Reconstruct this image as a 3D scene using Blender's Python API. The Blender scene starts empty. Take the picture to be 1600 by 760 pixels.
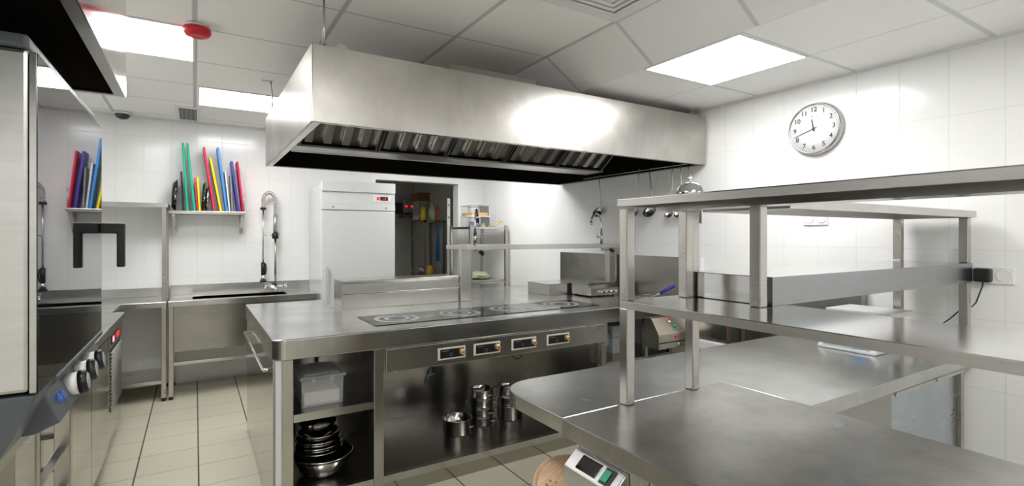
import bpy, bmesh, math, random
from mathutils import Vector, Matrix
random.seed(7)
scn = bpy.context.scene
C = scn.collection
PI = math.pi
# ------------------------------------------------------------------ camera, world, exposure
H = 1.47
cam = bpy.data.cameras.new('camera'); camo = bpy.data.objects.new('camera', cam); C.objects.link(camo)
cam.sensor_fit = 'HORIZONTAL'; cam.sensor_width = 36.0; cam.lens = 802 / 1600 * 36
cam.shift_y = -11 / 1600
cam.clip_start = 0.02
camo.location = (0, 0, H); camo.rotation_euler = (PI / 2, 0, -math.radians(31.7))
scn.camera = camo
w = bpy.data.worlds.new('world'); scn.world = w; w.use_nodes = True
w.node_tree.nodes['Background'].inputs[0].default_value = (0.8, 0.85, 0.9, 1)
w.node_tree.nodes['Background'].inputs[1].default_value = 0.3
scn.view_settings.view_transform = 'Standard'; scn.view_settings.look = 'None'
scn.view_settings.gamma = 1; scn.view_settings.use_curve_mapping = False
scn.view_settings.exposure = 1.1
PANEL = 9.5          # strength of the ceiling light panels
# ------------------------------------------------------------------ room measures
W = 3.32; D = 6.10; XL = -1.15; YF = -2.6
ZU = 2.625; ZL = 2.441
# ------------------------------------------------------------------ node helpers
def mat(name):
    m = bpy.data.materials.new(name); m.use_nodes = True
    return m, m.node_tree, m.node_tree.nodes['Principled BSDF']
def simple(name, col, rough=0.5, metal=0.0, spec=0.5, coat=0.0, emis=None, es=0, trans=0, alpha=1, ior=1.45):
    m, t, b = mat(name)
    b.inputs['Base Color'].default_value = (*col, 1); b.inputs['Roughness'].default_value = rough
    b.inputs['Metallic'].default_value = metal; b.inputs['Specular IOR Level'].default_value = spec
    b.inputs['Coat Weight'].default_value = coat; b.inputs['Transmission Weight'].default_value = trans
    b.inputs['IOR'].default_value = ior
    b.inputs['Alpha'].default_value = alpha
    if emis: b.inputs['Emission Color'].default_value = (*emis, 1); b.inputs['Emission Strength'].default_value = es
    return m
def nd(t, typ, **k):
    n = t.nodes.new(typ)
    for a, v in k.items(): setattr(n, a, v)
    return n
def mth(t, op, a, b=None):
    n = nd(t, 'ShaderNodeMath', operation=op)
    for i, v in enumerate((a, b)):
        if v is None: continue
        if isinstance(v, (int, float)): n.inputs[i].default_value = v
        else: t.links.new(v, n.inputs[i])
    return n.outputs[0]
def steel(name, col=(0.60, 0.595, 0.58), rough=0.27, var=0.10, streak=(2, 2, 40), blotch=2.5, bump=0.02, dirt=0.12):
    m, t, b = mat(name); L = t.links.new
    tc = nd(t, 'ShaderNodeTexCoord')
    mp = nd(t, 'ShaderNodeMapping'); mp.inputs['Scale'].default_value = streak
    L(tc.outputs['Object'], mp.inputs['Vector'])
    n1 = nd(t, 'ShaderNodeTexNoise'); n1.inputs['Scale'].default_value = 3; n1.inputs['Detail'].default_value = 3
    L(mp.outputs[0], n1.inputs['Vector'])
    n2 = nd(t, 'ShaderNodeTexNoise'); n2.inputs['Scale'].default_value = blotch; n2.inputs['Detail'].default_value = 3; n2.inputs['Roughness'].default_value = 0.5
    L(tc.outputs['Object'], n2.inputs['Vector'])
    r = mth(t, 'ADD', mth(t, 'MULTIPLY', mth(t, 'SUBTRACT', n2.outputs[0], 0.5), var * 1.6), rough)
    r = mth(t, 'ADD', r, mth(t, 'MULTIPLY', mth(t, 'SUBTRACT', n1.outputs[0], 0.5), var * .25))
    r = mth(t, 'MAXIMUM', r, rough * .6)
    L(r, b.inputs['Roughness'])
    mx = nd(t, 'ShaderNodeMix', data_type='RGBA')
    mr = nd(t, 'ShaderNodeMapRange'); mr.inputs[1].default_value = 0.30; mr.inputs[2].default_value = 0.75
    L(n2.outputs[0], mr.inputs[0]); L(mr.outputs[0], mx.inputs[0])
    mx.inputs[6].default_value = (*col, 1)
    mx.inputs[7].default_value = (*[c * (1 - dirt) for c in (col[0], col[1] * 0.99, col[2] * 0.96)], 1)
    n3 = nd(t, 'ShaderNodeTexNoise'); n3.inputs['Scale'].default_value = blotch * 2.3; n3.inputs['Detail'].default_value = 8; n3.inputs['Roughness'].default_value = 0.7; n3.inputs['Distortion'].default_value = 0.6
    L(tc.outputs['Object'], n3.inputs['Vector'])
    hs = nd(t, 'ShaderNodeHueSaturation'); L(mx.outputs[2], hs.inputs['Color'])
    vv = mth(t, 'ADD', mth(t, 'MULTIPLY', mth(t, 'SUBTRACT', n3.outputs[0], 0.5), dirt * 2.0), 1.0)
    vv = mth(t, 'ADD', vv, mth(t, 'MULTIPLY', mth(t, 'SUBTRACT', n1.outputs[0], 0.5), 0.16))
    L(vv, hs.inputs['Value']); L(hs.outputs[0], b.inputs['Base Color'])
    b.inputs['Metallic'].default_value = 1
    return m
def gridmat(name, axes, offs, size, lw, col, lcol, rough=0.25, vary=0.02, bump=0.25, lcol2=None, noise=0.0, rvar=0):
    """tiles drawn in object space: axes e.g. 'XZ'"""
    m, t, b = mat(name); L = t.links.new
    tc = nd(t, 'ShaderNodeTexCoord'); sp = nd(t, 'ShaderNodeSeparateXYZ'); L(tc.outputs['Object'], sp.inputs[0])
    ms = []; ids = []
    for k in range(2):
        q = mth(t, 'DIVIDE', mth(t, 'SUBTRACT', sp.outputs[axes[k]], offs[k]), size[k])
        f = mth(t, 'FRACT', q)
        d = mth(t, 'MULTIPLY', mth(t, 'MINIMUM', f, mth(t, 'SUBTRACT', 1.0, f)), size[k])
        mr = nd(t, 'ShaderNodeMapRange'); mr.inputs[1].default_value = lw[k] * 0.35; mr.inputs[2].default_value = lw[k] * 0.65
        mr.inputs[3].default_value = 1; mr.inputs[4].default_value = 0
        L(d, mr.inputs[0]); ms.append(mr.outputs[0]); ids.append(mth(t, 'FLOOR', q))
    line = mth(t, 'MAXIMUM', ms[0], ms[1])
    cx = nd(t, 'ShaderNodeCombineXYZ'); L(ids[0], cx.inputs[0]); L(ids[1], cx.inputs[1])
    wn = nd(t, 'ShaderNodeTexWhiteNoise'); L(cx.outputs[0], wn.inputs[0])
    hs = nd(t, 'ShaderNodeHueSaturation'); hs.inputs['Color'].default_value = (*col, 1)
    v = mth(t, 'ADD', 1.0 - vary / 2, mth(t, 'MULTIPLY', wn.outputs[0], vary))
    if noise:
        nn = nd(t, 'ShaderNodeTexNoise'); nn.inputs['Scale'].default_value = 3; nn.inputs['Detail'].default_value = 6
        L(tc.outputs['Object'], nn.inputs['Vector'])
        v = mth(t, 'ADD', v, mth(t, 'MULTIPLY', mth(t, 'SUBTRACT', nn.outputs[0], 0.5), noise))
    L(v, hs.inputs['Value'])
    mx = nd(t, 'ShaderNodeMix', data_type='RGBA'); L(line, mx.inputs[0]); L(hs.outputs[0], mx.inputs[6])
    if lcol2:
        m2 = nd(t, 'ShaderNodeMix', data_type='RGBA'); L(ms[0], m2.inputs[0]); m2.inputs[6].default_value = (*lcol2, 1); m2.inputs[7].default_value = (*lcol, 1)
        L(m2.outputs[2], mx.inputs[7])
    else: mx.inputs[7].default_value = (*lcol, 1)
    L(mx.outputs[2], b.inputs['Base Color'])
    L(mth(t, 'ADD', rough, mth(t, 'MULTIPLY', line, 0.4)), b.inputs['Roughness'])
    bp = nd(t, 'ShaderNodeBump'); bp.invert = True; bp.inputs['Strength'].default_value = bump; bp.inputs['Distance'].default_value = 0.002
    L(line, bp.inputs['Height']); L(bp.outputs[0], b.inputs['Normal'])
    return m
# ------------------------------------------------------------------ materials
TILE = (0.88, 0.885, 0.88); GR = (0.74, 0.75, 0.75)
m_tile_x = gridmat('wall tile back', 'XZ', (0.019, 0.02), (0.22, 0.345), (0.004, 0.004), TILE, GR, rough=0.16)
m_tile_y = gridmat('wall tile side', 'YZ', (0.854, 0.02), (0.2185, 0.345), (0.004, 0.004), TILE, GR, rough=0.16)
m_floor = gridmat('floor tile', 'XY', (0.019, 0.22), (0.332, 0.3304), (0.009, 0.005), (0.55, 0.525, 0.41), (0.06, 0.055, 0.045), rough=0.32, vary=0.05, lcol2=(0.22, 0.20, 0.15), noise=0.10)
CT = (0.93, 0.925, 0.905)
m_ceil = gridmat('ceiling tile upper', 'XY', (0.0, 0.14), (0.643, 0.64), (0.024, 0.010), CT, (0.56, 0.56, 0.56), rough=0.7, bump=0.3, lcol2=(0.50, 0.50, 0.50))
m_ceil_lo = gridmat('ceiling tile lower', 'XY', (2.208, 1.51), (0.60, 0.62), (0.008, 0.024), (0.93, 0.93, 0.925), (0.70, 0.71, 0.67), rough=0.7, bump=0.3, lcol2=(0.70, 0.72, 0.73))
m_soff = gridmat('ceiling tile slanted', 'YZ', (0.14, 0.1), (0.64, 9.0), (0.024, 0.001), (0.93, 0.91, 0.91), (0.70, 0.66, 0.66), rough=0.7, bump=0.2)
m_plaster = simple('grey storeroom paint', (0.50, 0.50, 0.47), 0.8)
m_steel = steel('brushed steel', rough=0.24)
m_post = steel('steel tube', col=(0.53, 0.51, 0.485), rough=0.26, var=0.06, dirt=0.08)
m_top = steel('steel worktop', col=(0.62, 0.625, 0.62), rough=0.22, var=0.12, streak=(30, 2, 2), blotch=3.5, dirt=0.22)
m_topb = steel('worn steel worktop', col=(0.50, 0.495, 0.48), rough=0.30, var=0.08, streak=(3, 30, 3), blotch=3.2, dirt=0.34)
m_hood = steel('hood steel', col=(0.52, 0.505, 0.48), rough=0.33, var=0.07, streak=(6, 6, 2), blotch=2.0, dirt=0.24, bump=0.03)
m_panel = steel('polished steel panel', col=(0.44, 0.43, 0.395), rough=0.13, var=0.08, blotch=1.5)
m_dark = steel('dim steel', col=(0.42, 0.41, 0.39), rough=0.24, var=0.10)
m_shelf = steel('smooth steel shelf', col=(0.64, 0.64, 0.64), rough=0.12, var=0.07, blotch=1.8, dirt=0.10)
m_lip = steel('satin shelf lip', col=(0.62, 0.60, 0.59), rough=0.36, var=.06)
m_deep = steel('fascia reflection tone', col=(0.34, 0.35, 0.365), rough=0.22, var=.06)  # darker blue-grey colour stands in for what the front face reflects
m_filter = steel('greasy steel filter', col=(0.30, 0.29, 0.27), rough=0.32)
m_hood_black = simple('hood inside', (0.012, 0.010, 0.009), 0.95, spec=0.0)  # near-black matt colour for the inner faces of both hoods
m_hoodin = simple('dark hood lining', (0.035, 0.033, 0.032), 0.5)
m_chrome = simple('chrome', (0.75, 0.75, 0.75), 0.07, 1)
m_pot = steel('pot steel', col=(0.62, 0.61, 0.60), rough=0.14, var=0.05, bump=0.0)
m_black = simple('black plastic', (0.012, 0.012, 0.013), 0.35)
m_rubber = simple('black rubber', (0.02, 0.02, 0.02), 0.6)
m_glass = simple('black glass', (0.006, 0.007, 0.009), 0.015, spec=0.75, ior=1.55)
m_hob = simple('hob glass', (0.015, 0.015, 0.017), 0.08, spec=0.6)
m_ring = simple('printed ring', (0.42, 0.43, 0.47), 0.3)
m_grey = simple('dark grey plastic', (0.085, 0.095, 0.105), 0.38)
m_white = simple('white plastic', (0.80, 0.80, 0.80), 0.35)
m_fridge = simple('white enamel', (0.70, 0.72, 0.72), 0.22, coat=0.3)
m_gasket = simple('grey gasket', (0.30, 0.31, 0.31), 0.6)
m_red = simple('red plastic', (0.62, 0.015, 0.03), 0.35)
m_blue = simple('blue plastic', (0.02, 0.03, 0.35), 0.35)
m_gold = simple('gold knob', (0.72, 0.50, 0.31), 0.25, 0.85)
m_cream = simple('cream bezel', (0.60, 0.60, 0.50), 0.4)
m_wood = None
m_clear = simple('clear plastic', (0.93, 0.94, 0.94), 0.12, trans=0.92, ior=1.15)
m_clearw = simple('frosted plastic', (0.88, 0.90, 0.90), 0.22, trans=0.8, ior=1.15)
m_flour = simple('flour', (0.88, 0.80, 0.74), 0.9)
m_lamp = simple('light panel', (1, 1, 1), 0.5, emis=(1.0, 0.99, 0.975), es=PANEL)
m_led = simple('red led', (0.6, 0, 0), 0.4, emis=(1, 0.02, 0.02), es=.9)
m_led2 = simple('orange led', (0.9, 0.3, 0.1), 0.4, emis=(1, 0.35, 0.15), es=1)
m_green = simple('green switch', (0.01, 0.28, 0.14), 0.3, emis=(0.0, 0.8, 0.4), es=0.02)
m_ledb = simple('blue led', (0.03, 0.10, 0.35), 0.3, emis=(0.1, 0.35, 1), es=0.05)
m_lcd = simple('blue display', (0.05, 0.22, 0.6), 0.3, emis=(0.1, 0.35, 0.9), es=0.02)
m_bluepanel = steel('bluish steel sheet', col=(0.55, 0.60, 0.65), rough=0.28, var=0.05, dirt=0.1)
# wood
def woodmat():
    m, t, b = mat('pale wood'); L = t.links.new
    tc = nd(t, 'ShaderNodeTexCoord'); n = nd(t, 'ShaderNodeTexNoise'); n.inputs['Scale'].default_value = 12; n.inputs['Detail'].default_value = 5
    mp = nd(t, 'ShaderNodeMapping'); mp.inputs['Scale'].default_value = (1, 9, 1); L(tc.outputs['Object'], mp.inputs[0]); L(mp.outputs[0], n.inputs['Vector'])
    r = nd(t, 'ShaderNodeValToRGB'); r.color_ramp.elements[0].color = (0.72, 0.44, 0.26, 1); r.color_ramp.elements[1].color = (0.90, 0.66, 0.45, 1)
    r.color_ramp.elements[0].position = 0.3; r.color_ramp.elements[1].position = 0.7
    L(n.outputs[0], r.inputs[0]); L(r.outputs[0], b.inputs['Base Color']); b.inputs['Roughness'].default_value = 0.5
    return m
m_wood = woodmat()
# ------------------------------------------------------------------ mesh builder (world coordinates)
def frame(d):
    d = Vector(d).normalized(); u = d.orthogonal().normalized(); return u, d.cross(u)
class MB:
    def __init__(s): s.b = bmesh.new(); s.mi = 0; s.smooth = False
    def face(s, vs):
        try: f = s.b.faces.new(vs)
        except ValueError: return None
        f.material_index = s.mi; f.smooth = s.smooth; return f
    def box(s, x0, x1, y0, y1, z0, z1):
        v = [s.b.verts.new((x, y, z)) for x in sorted((x0, x1)) for y in sorted((y0, y1)) for z in sorted((z0, z1))]
        for q in ((0, 1, 3, 2), (4, 6, 7, 5), (0, 4, 5, 1), (2, 3, 7, 6), (0, 2, 6, 4), (1, 5, 7, 3)): s.face([v[i] for i in q])
        return s
    def rbox(s, x0, x1, y0, y1, z0, z1, ang, piv, axis='Z'):
        n = len(s.b.verts); s.box(x0, x1, y0, y1, z0, z1); s.b.verts.ensure_lookup_table()
        R = Matrix.Rotation(ang, 4, axis); p = Vector(piv)
        for v in list(s.b.verts)[n:]: v.co = R @ (v.co - p) + p
        return s
    def prism(s, pts, axis, a, b):
        """pts 2-D in the two other axes; axis 0,1,2"""
        def mk(p, c):
            l = list(p); l.insert(axis, c); return s.b.verts.new(l)
        A = [mk(p, a) for p in pts]; B = [mk(p, b) for p in pts]; n = len(pts)
        s.face(A[::-1]); s.face(B)
        for i in range(n): s.face([A[i], A[(i + 1) % n], B[(i + 1) % n], B[i]])
        return s
    def cone(s, p0, p1, r0, r1, n=20, caps=True):
        p0, p1 = Vector(p0), Vector(p1); u, v = frame(p1 - p0)
        A = []; B = []
        for i in range(n):
            a = 2 * PI * i / n; d = u * math.cos(a) + v * math.sin(a)
            A.append(s.b.verts.new(p0 + d * r0)); B.append(s.b.verts.new(p1 + d * r1))
        sm = s.smooth; s.smooth = True
        for i in range(n): s.face([A[i], A[(i + 1) % n], B[(i + 1) % n], B[i]])
        s.smooth = sm
        if caps: s.face(A[::-1]); s.face(B)
        return s
    def cyl(s, p0, p1, r, n=20): return s.cone(p0, p1, r, r, n)
    def tube(s, pts, r, n=8):
        pts = [Vector(p) for p in pts]; rings = []; u = None
        for i, p in enumerate(pts):
            d = (pts[min(i + 1, len(pts) - 1)] - pts[max(i - 1, 0)]).normalized()
            if u is None: u = d.orthogonal().normalized()
            else: u = (u - d * u.dot(d)).normalized()
            v = d.cross(u)
            rr = r[i] if isinstance(r, (list, tuple)) else r
            rings.append([s.b.verts.new(p + (u * math.cos(2 * PI * k / n) + v * math.sin(2 * PI * k / n)) * rr) for k in range(n)])
        sm = s.smooth; s.smooth = True
        for A, B in zip(rings, rings[1:]):
            for k in range(n): s.face([A[k], A[(k + 1) % n], B[(k + 1) % n], B[k]])
        s.smooth = sm
        s.face(rings[0][::-1]); s.face(rings[-1]); return s
    def lathe(s, prof, c, axis=(0, 0, 1), n=32):
        """prof: (r,h) list"""
        c = Vector(c); d = Vector(axis).normalized(); u, v = frame(d); rings = []
        for r, h in prof:
            if r < 1e-6: rings.append([s.b.verts.new(c + d * h)])
            else: rings.append([s.b.verts.new(c + d * h + (u * math.cos(2 * PI * k / n) + v * math.sin(2 * PI * k / n)) * r) for k in range(n)])
        sm = s.smooth; s.smooth = True
        for A, B in zip(rings, rings[1:]):
            for k in range(n):
                k2 = (k + 1) % n
                if len(A) == 1 and len(B) == 1: continue
                if len(A) == 1: s.face([A[0], B[k2], B[k]])
                elif len(B) == 1: s.face([A[k], A[k2], B[0]])
                else: s.face([A[k], A[k2], B[k2], B[k]])
        s.smooth = sm; return s
    def build(s, name, m, parent=None, bev=0.0, seg=2):
        bmesh.ops.recalc_face_normals(s.b, faces=s.b.faces)
        off = Vector((0, 0, 0)); p = parent
        if p is not None:
            while p.parent is not None: p = p.parent
            off = Vector(p['_o']) if '_o' in p else Vector(p.location)
        for v in s.b.verts: v.co -= off
        me = bpy.data.meshes.new(name); s.b.to_mesh(me); s.b.free()
        for mm in (m if isinstance(m, (list, tuple)) else [m]): me.materials.append(mm)
        o = bpy.data.objects.new(name, me); C.objects.link(o)
        if parent is not None: o.parent = parent
        if bev:
            bv = o.modifiers.new('bevel', 'BEVEL'); bv.width = bev; bv.segments = seg; bv.limit_method = 'ANGLE'; bv.angle_limit = math.radians(40)
            bv.harden_normals = False
        return o
def thing(name, label, cat, loc=(0, 0, 0), group=None):
    o = bpy.data.objects.new(name, None); C.objects.link(o); o.location = loc; o.empty_display_size = 0.1
    o['label'] = label; o['category'] = cat
    if group: o['group'] = group
    return o
def tag(o, label, cat, group=None):
    o['label'] = label; o['category'] = cat
    if group: o['group'] = group
    return o
def recentre(o):
    """put a one-mesh thing's origin at its base centre"""
    vs = [v.co for v in o.data.vertices]
    c = Vector(((min(v.x for v in vs) + max(v.x for v in vs)) / 2, (min(v.y for v in vs) + max(v.y for v in vs)) / 2, min(v.z for v in vs)))
    for v in o.data.vertices: v.co -= c
    o.location = c; return o
def struct(o): o['kind'] = 'structure'; return o
def dup(root, loc, label=None, group=None, rotz=None):
    r = root.copy(); C.objects.link(r); r.location = loc
    if rotz is not None: r.rotation_euler = (0, 0, rotz)
    if label: r['label'] = label
    if group: r['group'] = group
    for ch in list(root.children):
        c = ch.copy(); C.objects.link(c); c.parent = r
        for g in ch.children:
            d = g.copy(); C.objects.link(d); d.parent = c
    return r
def text_mesh(s, size, M, m, name, parent, ext=0.0004):
    """text laid out by the matrix M, as a mesh"""
    cu = bpy.data.curves.new('t', 'FONT'); cu.body = s; cu.size = size; cu.extrude = ext; cu.offset = size * .018; cu.align_x = 'CENTER'; cu.align_y = 'CENTER'
    o = bpy.data.objects.new('t', cu); C.objects.link(o)
    bpy.context.view_layer.update()
    me = bpy.data.meshes.new_from_object(o.evaluated_get(bpy.context.evaluated_depsgraph_get()))
    bpy.data.objects.remove(o); bpy.data.curves.remove(cu)
    off = Vector((0, 0, 0)); p = parent
    while p is not None and p.parent is not None: p = p.parent
    if p is not None: off = Vector(p.location)
    me.transform(Matrix.Translation(-off) @ M); me.materials.clear(); me.materials.append(m)
    r = bpy.data.objects.new(name, me); C.objects.link(r)
    if parent: r.parent = parent
    return r
# ================================================================== ROOM
struct(MB().box(XL - .1, W + .1, YF - .1, D + .1, -.1, 0).build('floor', m_floor))
struct(MB().box(W, W + .1, YF - .1, D + .15, 0, 2.9).build('wall_right', m_tile_y))
struct(MB().box(XL - .1, XL, YF - .1, D + .15, 0, 2.9).build('wall_left', m_tile_y))
struct(MB().box(XL - .1, W + .1, YF - .1, YF, 0, 2.9).build('wall_front', m_tile_x))
DX0, DX1, DZ = 1.845, 2.935, 2.15
b = MB(); b.box(XL - .1, DX0, D, D + .15, 0, 2.9); b.box(DX1, W + .1, D, D + .15, 0, 2.9); b.box(DX0, DX1, D, D + .15, DZ, 2.9)
struct(b.build('wall_back', m_tile_x))
struct(MB().box(XL - .05, 1.93, YF - .05, D + .05, ZU, ZU + .06).build('ceiling', m_ceil))
struct(MB().prism([(1.93, ZU), (2.208, ZL), (2.208, ZL + .06), (1.93, ZU + .06)], 1, YF - .05, D + .05).build('ceiling', m_soff))
struct(MB().box(2.208, W + .05, YF - .05, D + .05, ZL, ZL + .06).build('ceiling', m_ceil_lo))
b = MB(); b.box(XL, 1.93, D - .018, D - .0005, ZU - .018, ZU - .0005)
struct(b.build('trim_1', m_white))
struct(MB().box(W - .014, W - .0005, YF, D - .02, ZL - .012, ZL - .0005).build('trim_2', m_white))
# angles where the slanted strip meets the flat ceilings
struct(MB().box(1.916, 1.94, YF, D - .02, ZU - .004, ZU - .0005).build('trim_3', simple('grey angle', (.60, .60, .60), .5)))
# storeroom behind
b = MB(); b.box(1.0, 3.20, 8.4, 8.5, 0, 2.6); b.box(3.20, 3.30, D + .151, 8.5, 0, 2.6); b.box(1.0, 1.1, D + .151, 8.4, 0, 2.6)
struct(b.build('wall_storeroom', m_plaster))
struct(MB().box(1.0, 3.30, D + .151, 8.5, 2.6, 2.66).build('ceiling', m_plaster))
struct(MB().box(1.0, 3.30, D + .151, 8.5, -.1, 0).build('floor', m_floor))
# ------------------------------------------------------------------ ceiling lights
def lightpanel(x0, x1, y0, y1, z, label):
    t = thing('ceiling_light', label, 'ceiling light', ((x0 + x1) / 2, (y0 + y1) / 2, z), 'recessed square light panels')
    f = .012
    b = MB(); b.box(x0, x1, y0, y0 + f, z - .008, z - .0005); b.box(x0, x1, y1 - f, y1, z - .008, z - .0005)
    b.box(x0, x0 + f, y0 + f, y1 - f, z - .008, z - .0005); b.box(x1 - f, x1, y0 + f, y1 - f, z - .008, z - .0005)
    b.build('frame', m_white, t)
    MB().box(x0 + f, x1 - f, y0 + f, y1 - f, z - .006, z - .0005).build('diffuser', m_lamp, t)
lightpanel(-.643, 0, 3.34, 3.98, ZU, 'glowing ceiling panel beside the red alarm, left part of the ceiling')
lightpanel(0.02, .643, 4.63, 5.26, ZU, 'glowing ceiling panel behind the left end of the big hood')
lightpanel(2.21, 2.81, 1.51, 2.13, ZL, 'glowing square ceiling panel above the wall clock side')
lightpanel(2.21, 2.81, 4.60, 5.22, ZL, 'added ceiling panel brightening the wall by the corner rack, hidden by the hood')  # unseen panel added to brighten the wall beyond the hood
lightpanel(-.643, 0, .78, 1.42, ZU, 'ceiling panel above the camera aisle, out of view')
lightpanel(.643, 1.286, -.50, .14, ZU, 'ceiling panel behind the camera on the upper ceiling')
lightpanel(-.643, 0, -1.78, -1.14, ZU, 'rearmost ceiling panel of the aisle')
lightpanel(2.21, 2.81, -.97, -.35, ZL, 'rear ceiling panel on the lower ceiling strip')
t = thing('ceiling_light', 'dim fill light added on the storeroom ceiling, unseen', 'ceiling light', (1.6, 7.6, 2.58))
MB().box(1.45, 1.75, 7.45, 7.75, 2.57, 2.598).build('diffuser', simple('dim fill light', (1, 1, 1), .5, emis=(1, .96, .88), es=2.0), t)  # glowing box added to lift the storeroom brightness, out of sight
# air diffuser in the ceiling
t = thing('air_diffuser', 'white square air diffuser with concentric louvres at top of picture', 'air vent', (1.60, 1.74, ZU))
b = MB(); cx, cy = 1.607, 1.745
def ringbox(b, cx, cy, h, wd, z0, z1):
    b.box(cx - h, cx + h, cy - h, cy - h + wd, z0, z1); b.box(cx - h, cx + h, cy + h - wd, cy + h, z0, z1)
    b.box(cx - h, cx - h + wd, cy - h + wd, cy + h - wd, z0, z1); b.box(cx + h - wd, cx + h, cy - h + wd, cy + h - wd, z0, z1)
ringbox(b, cx, cy, .305, .055, ZU - .012, ZU - .0005)
b.build('frame', m_white, t, bev=.004)
for i, h in enumerate((.24, .195, .15, .105)):
    b = MB(); ringbox(b, cx, cy, h, .022, ZU - .018 - .004 * i, ZU - .010); b.build('louvre', m_white, t, bev=.003)
MB().box(cx - .25, cx + .25, cy - .25, cy + .25, ZU - .006, ZU - .0005).build('backing', simple('vent throat', (.45, .45, .44), .7), t)
# ceiling vent grille at the back wall
t = thing('vent_grille', 'small dark slotted vent in the ceiling by the back wall', 'air vent', (-.055, 5.73, ZU))
b = MB(); b.box(-.155, .045, 5.42, 6.02, ZU - .007, ZU - .0005); b.build('frame', m_white, t)
MB().box(-.125, .015, 5.48, 5.98, ZU - .009, ZU - .0072).build('backing', m_black, t)
b = MB()
for k in range(4): b.box(-.105 + k * .034, -.097 + k * .034, 5.48, 5.98, ZU - .016, ZU - .0092)
b.build('slat', simple('vent slat', (.25, .24, .22), .5), t)
# dome camera
t = thing('dome_camera', 'small black dome camera on the ceiling at the back wall', 'camera', (-.575, 5.98, ZU - .0005))
MB().lathe([(0, 0), (.075, 0), (.075, -.015), (.062, -.02)], (-.575, 5.98, ZU - .0005)).build('base', m_white, t)
MB().lathe([(.060, -.02), (.058, -.035), (.045, -.055), (.022, -.066), (0, -.068)], (-.575, 5.98, ZU - .0005)).build('dome', m_glass, t)
# red alarm
t = thing('fire_alarm', 'red round fire alarm on a white base on the ceiling', 'alarm', (.01, 3.30, ZU))
MB().lathe([(0, -.0005), (.062, -.0005), (.062, -.012), (.05, -.016)], (.01, 3.30, ZU), n=36).build('base', m_white, t)
MB().lathe([(.05, -.014), (.066, -.018), (.068, -.040), (.056, -.058), (.03, -.064), (.02, -.06), (0, -.06)], (.01, 3.30, ZU), n=36).build('sounder', m_red, t)

# ================================================================== BIG HOOD
HX0, HX1, HY0, HY1, HZ0, HZ1 = .465, 3.30, 2.545, 4.38, 2.01, 2.377
t = thing('extractor_hood', 'large stainless steel box extractor hood over the cooking island', 'extractor hood', ((HX0 + HX1) / 2, (HY0 + HY1) / 2, HZ0))
b = MB(); th = .012
b.box(HX0, HX1, HY0, HY0 + th, HZ0, HZ1)                                   # front
b.box(HX0, HX0 + th, HY0 + th, HY1 - th, HZ0, HZ1)                         # left
b.box(HX1 - th, HX1, HY0 + th, HY1 - th, HZ0, HZ1)
b.box(HX0, HX1, HY1 - th, HY1, HZ0, HZ1)
b.box(HX0 + th, HX1 - th, HY0 + th, HY1 - th, HZ1 - .01, HZ1)
b.build('canopy', m_hood, t, bev=.0015)
MB().box(HX0 + .004, HX0 + .007, HY0 - .0008, HY0 - .0001, HZ0, HZ1).build('seam', m_dark, t)
b = MB()                                                                   # inward lip along the bottom
b.box(HX0 + th, HX0 + .045, HY0 + .03, HY1 - .03, HZ0, HZ0 + .006)
b.box(HX0 + th, HX1 - th, HY0 + th, HY0 + .030, HZ0, HZ0 + .006)
b.box(HX0 + th, HX1 - th, HY1 - .030, HY1 - th, HZ0, HZ0 + .006)
b.build('rim', m_steel, t)
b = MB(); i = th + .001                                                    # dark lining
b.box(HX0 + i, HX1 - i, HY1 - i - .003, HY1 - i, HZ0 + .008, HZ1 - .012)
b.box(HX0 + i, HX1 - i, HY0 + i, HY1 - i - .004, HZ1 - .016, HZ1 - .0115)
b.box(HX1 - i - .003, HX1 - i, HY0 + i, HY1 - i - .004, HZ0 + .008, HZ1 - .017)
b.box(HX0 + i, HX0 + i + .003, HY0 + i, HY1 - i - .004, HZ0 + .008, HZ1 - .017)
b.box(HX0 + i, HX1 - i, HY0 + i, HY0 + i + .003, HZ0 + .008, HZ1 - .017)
b.build('lining', m_hood_black, t)
# trough in the middle and filter bank leaning from it towards the front
b = MB(); gy = 3.36
b.prism([(gy, HZ0 + .012), (gy + .20, HZ0 + .012), (gy + .20, HZ0 + .05), (gy + .185, HZ0 + .05), (gy + .185, HZ0 + .024), (gy, HZ0 + .024)], 0, HX0 + .06, HX1 - .30)
b.build('grease_trough', steel('trough steel', col=(.42, .41, .39), rough=.35), t)
MB().box(HX0 + .06, HX1 - .3, gy + .20, gy + .215, HZ0 + .008, HZ0 + .03).build('trough_edge', m_steel, t)
a0 = Vector((gy + .0, HZ0 + .026)); a1 = Vector((2.98, HZ1 - .05))
dv = (a1 - a0).normalized(); nv = Vector((-dv.y, dv.x))
if nv.y > 0: nv = -nv          # towards the camera side and down
def sl(p, q): v = a0 + dv * p + nv * q; return (v.x, v.y)
Ln = (a1 - a0).length
fx0 = HX0 + .07; nf = 5; fw = (HX1 - .32 - fx0) / nf
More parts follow.
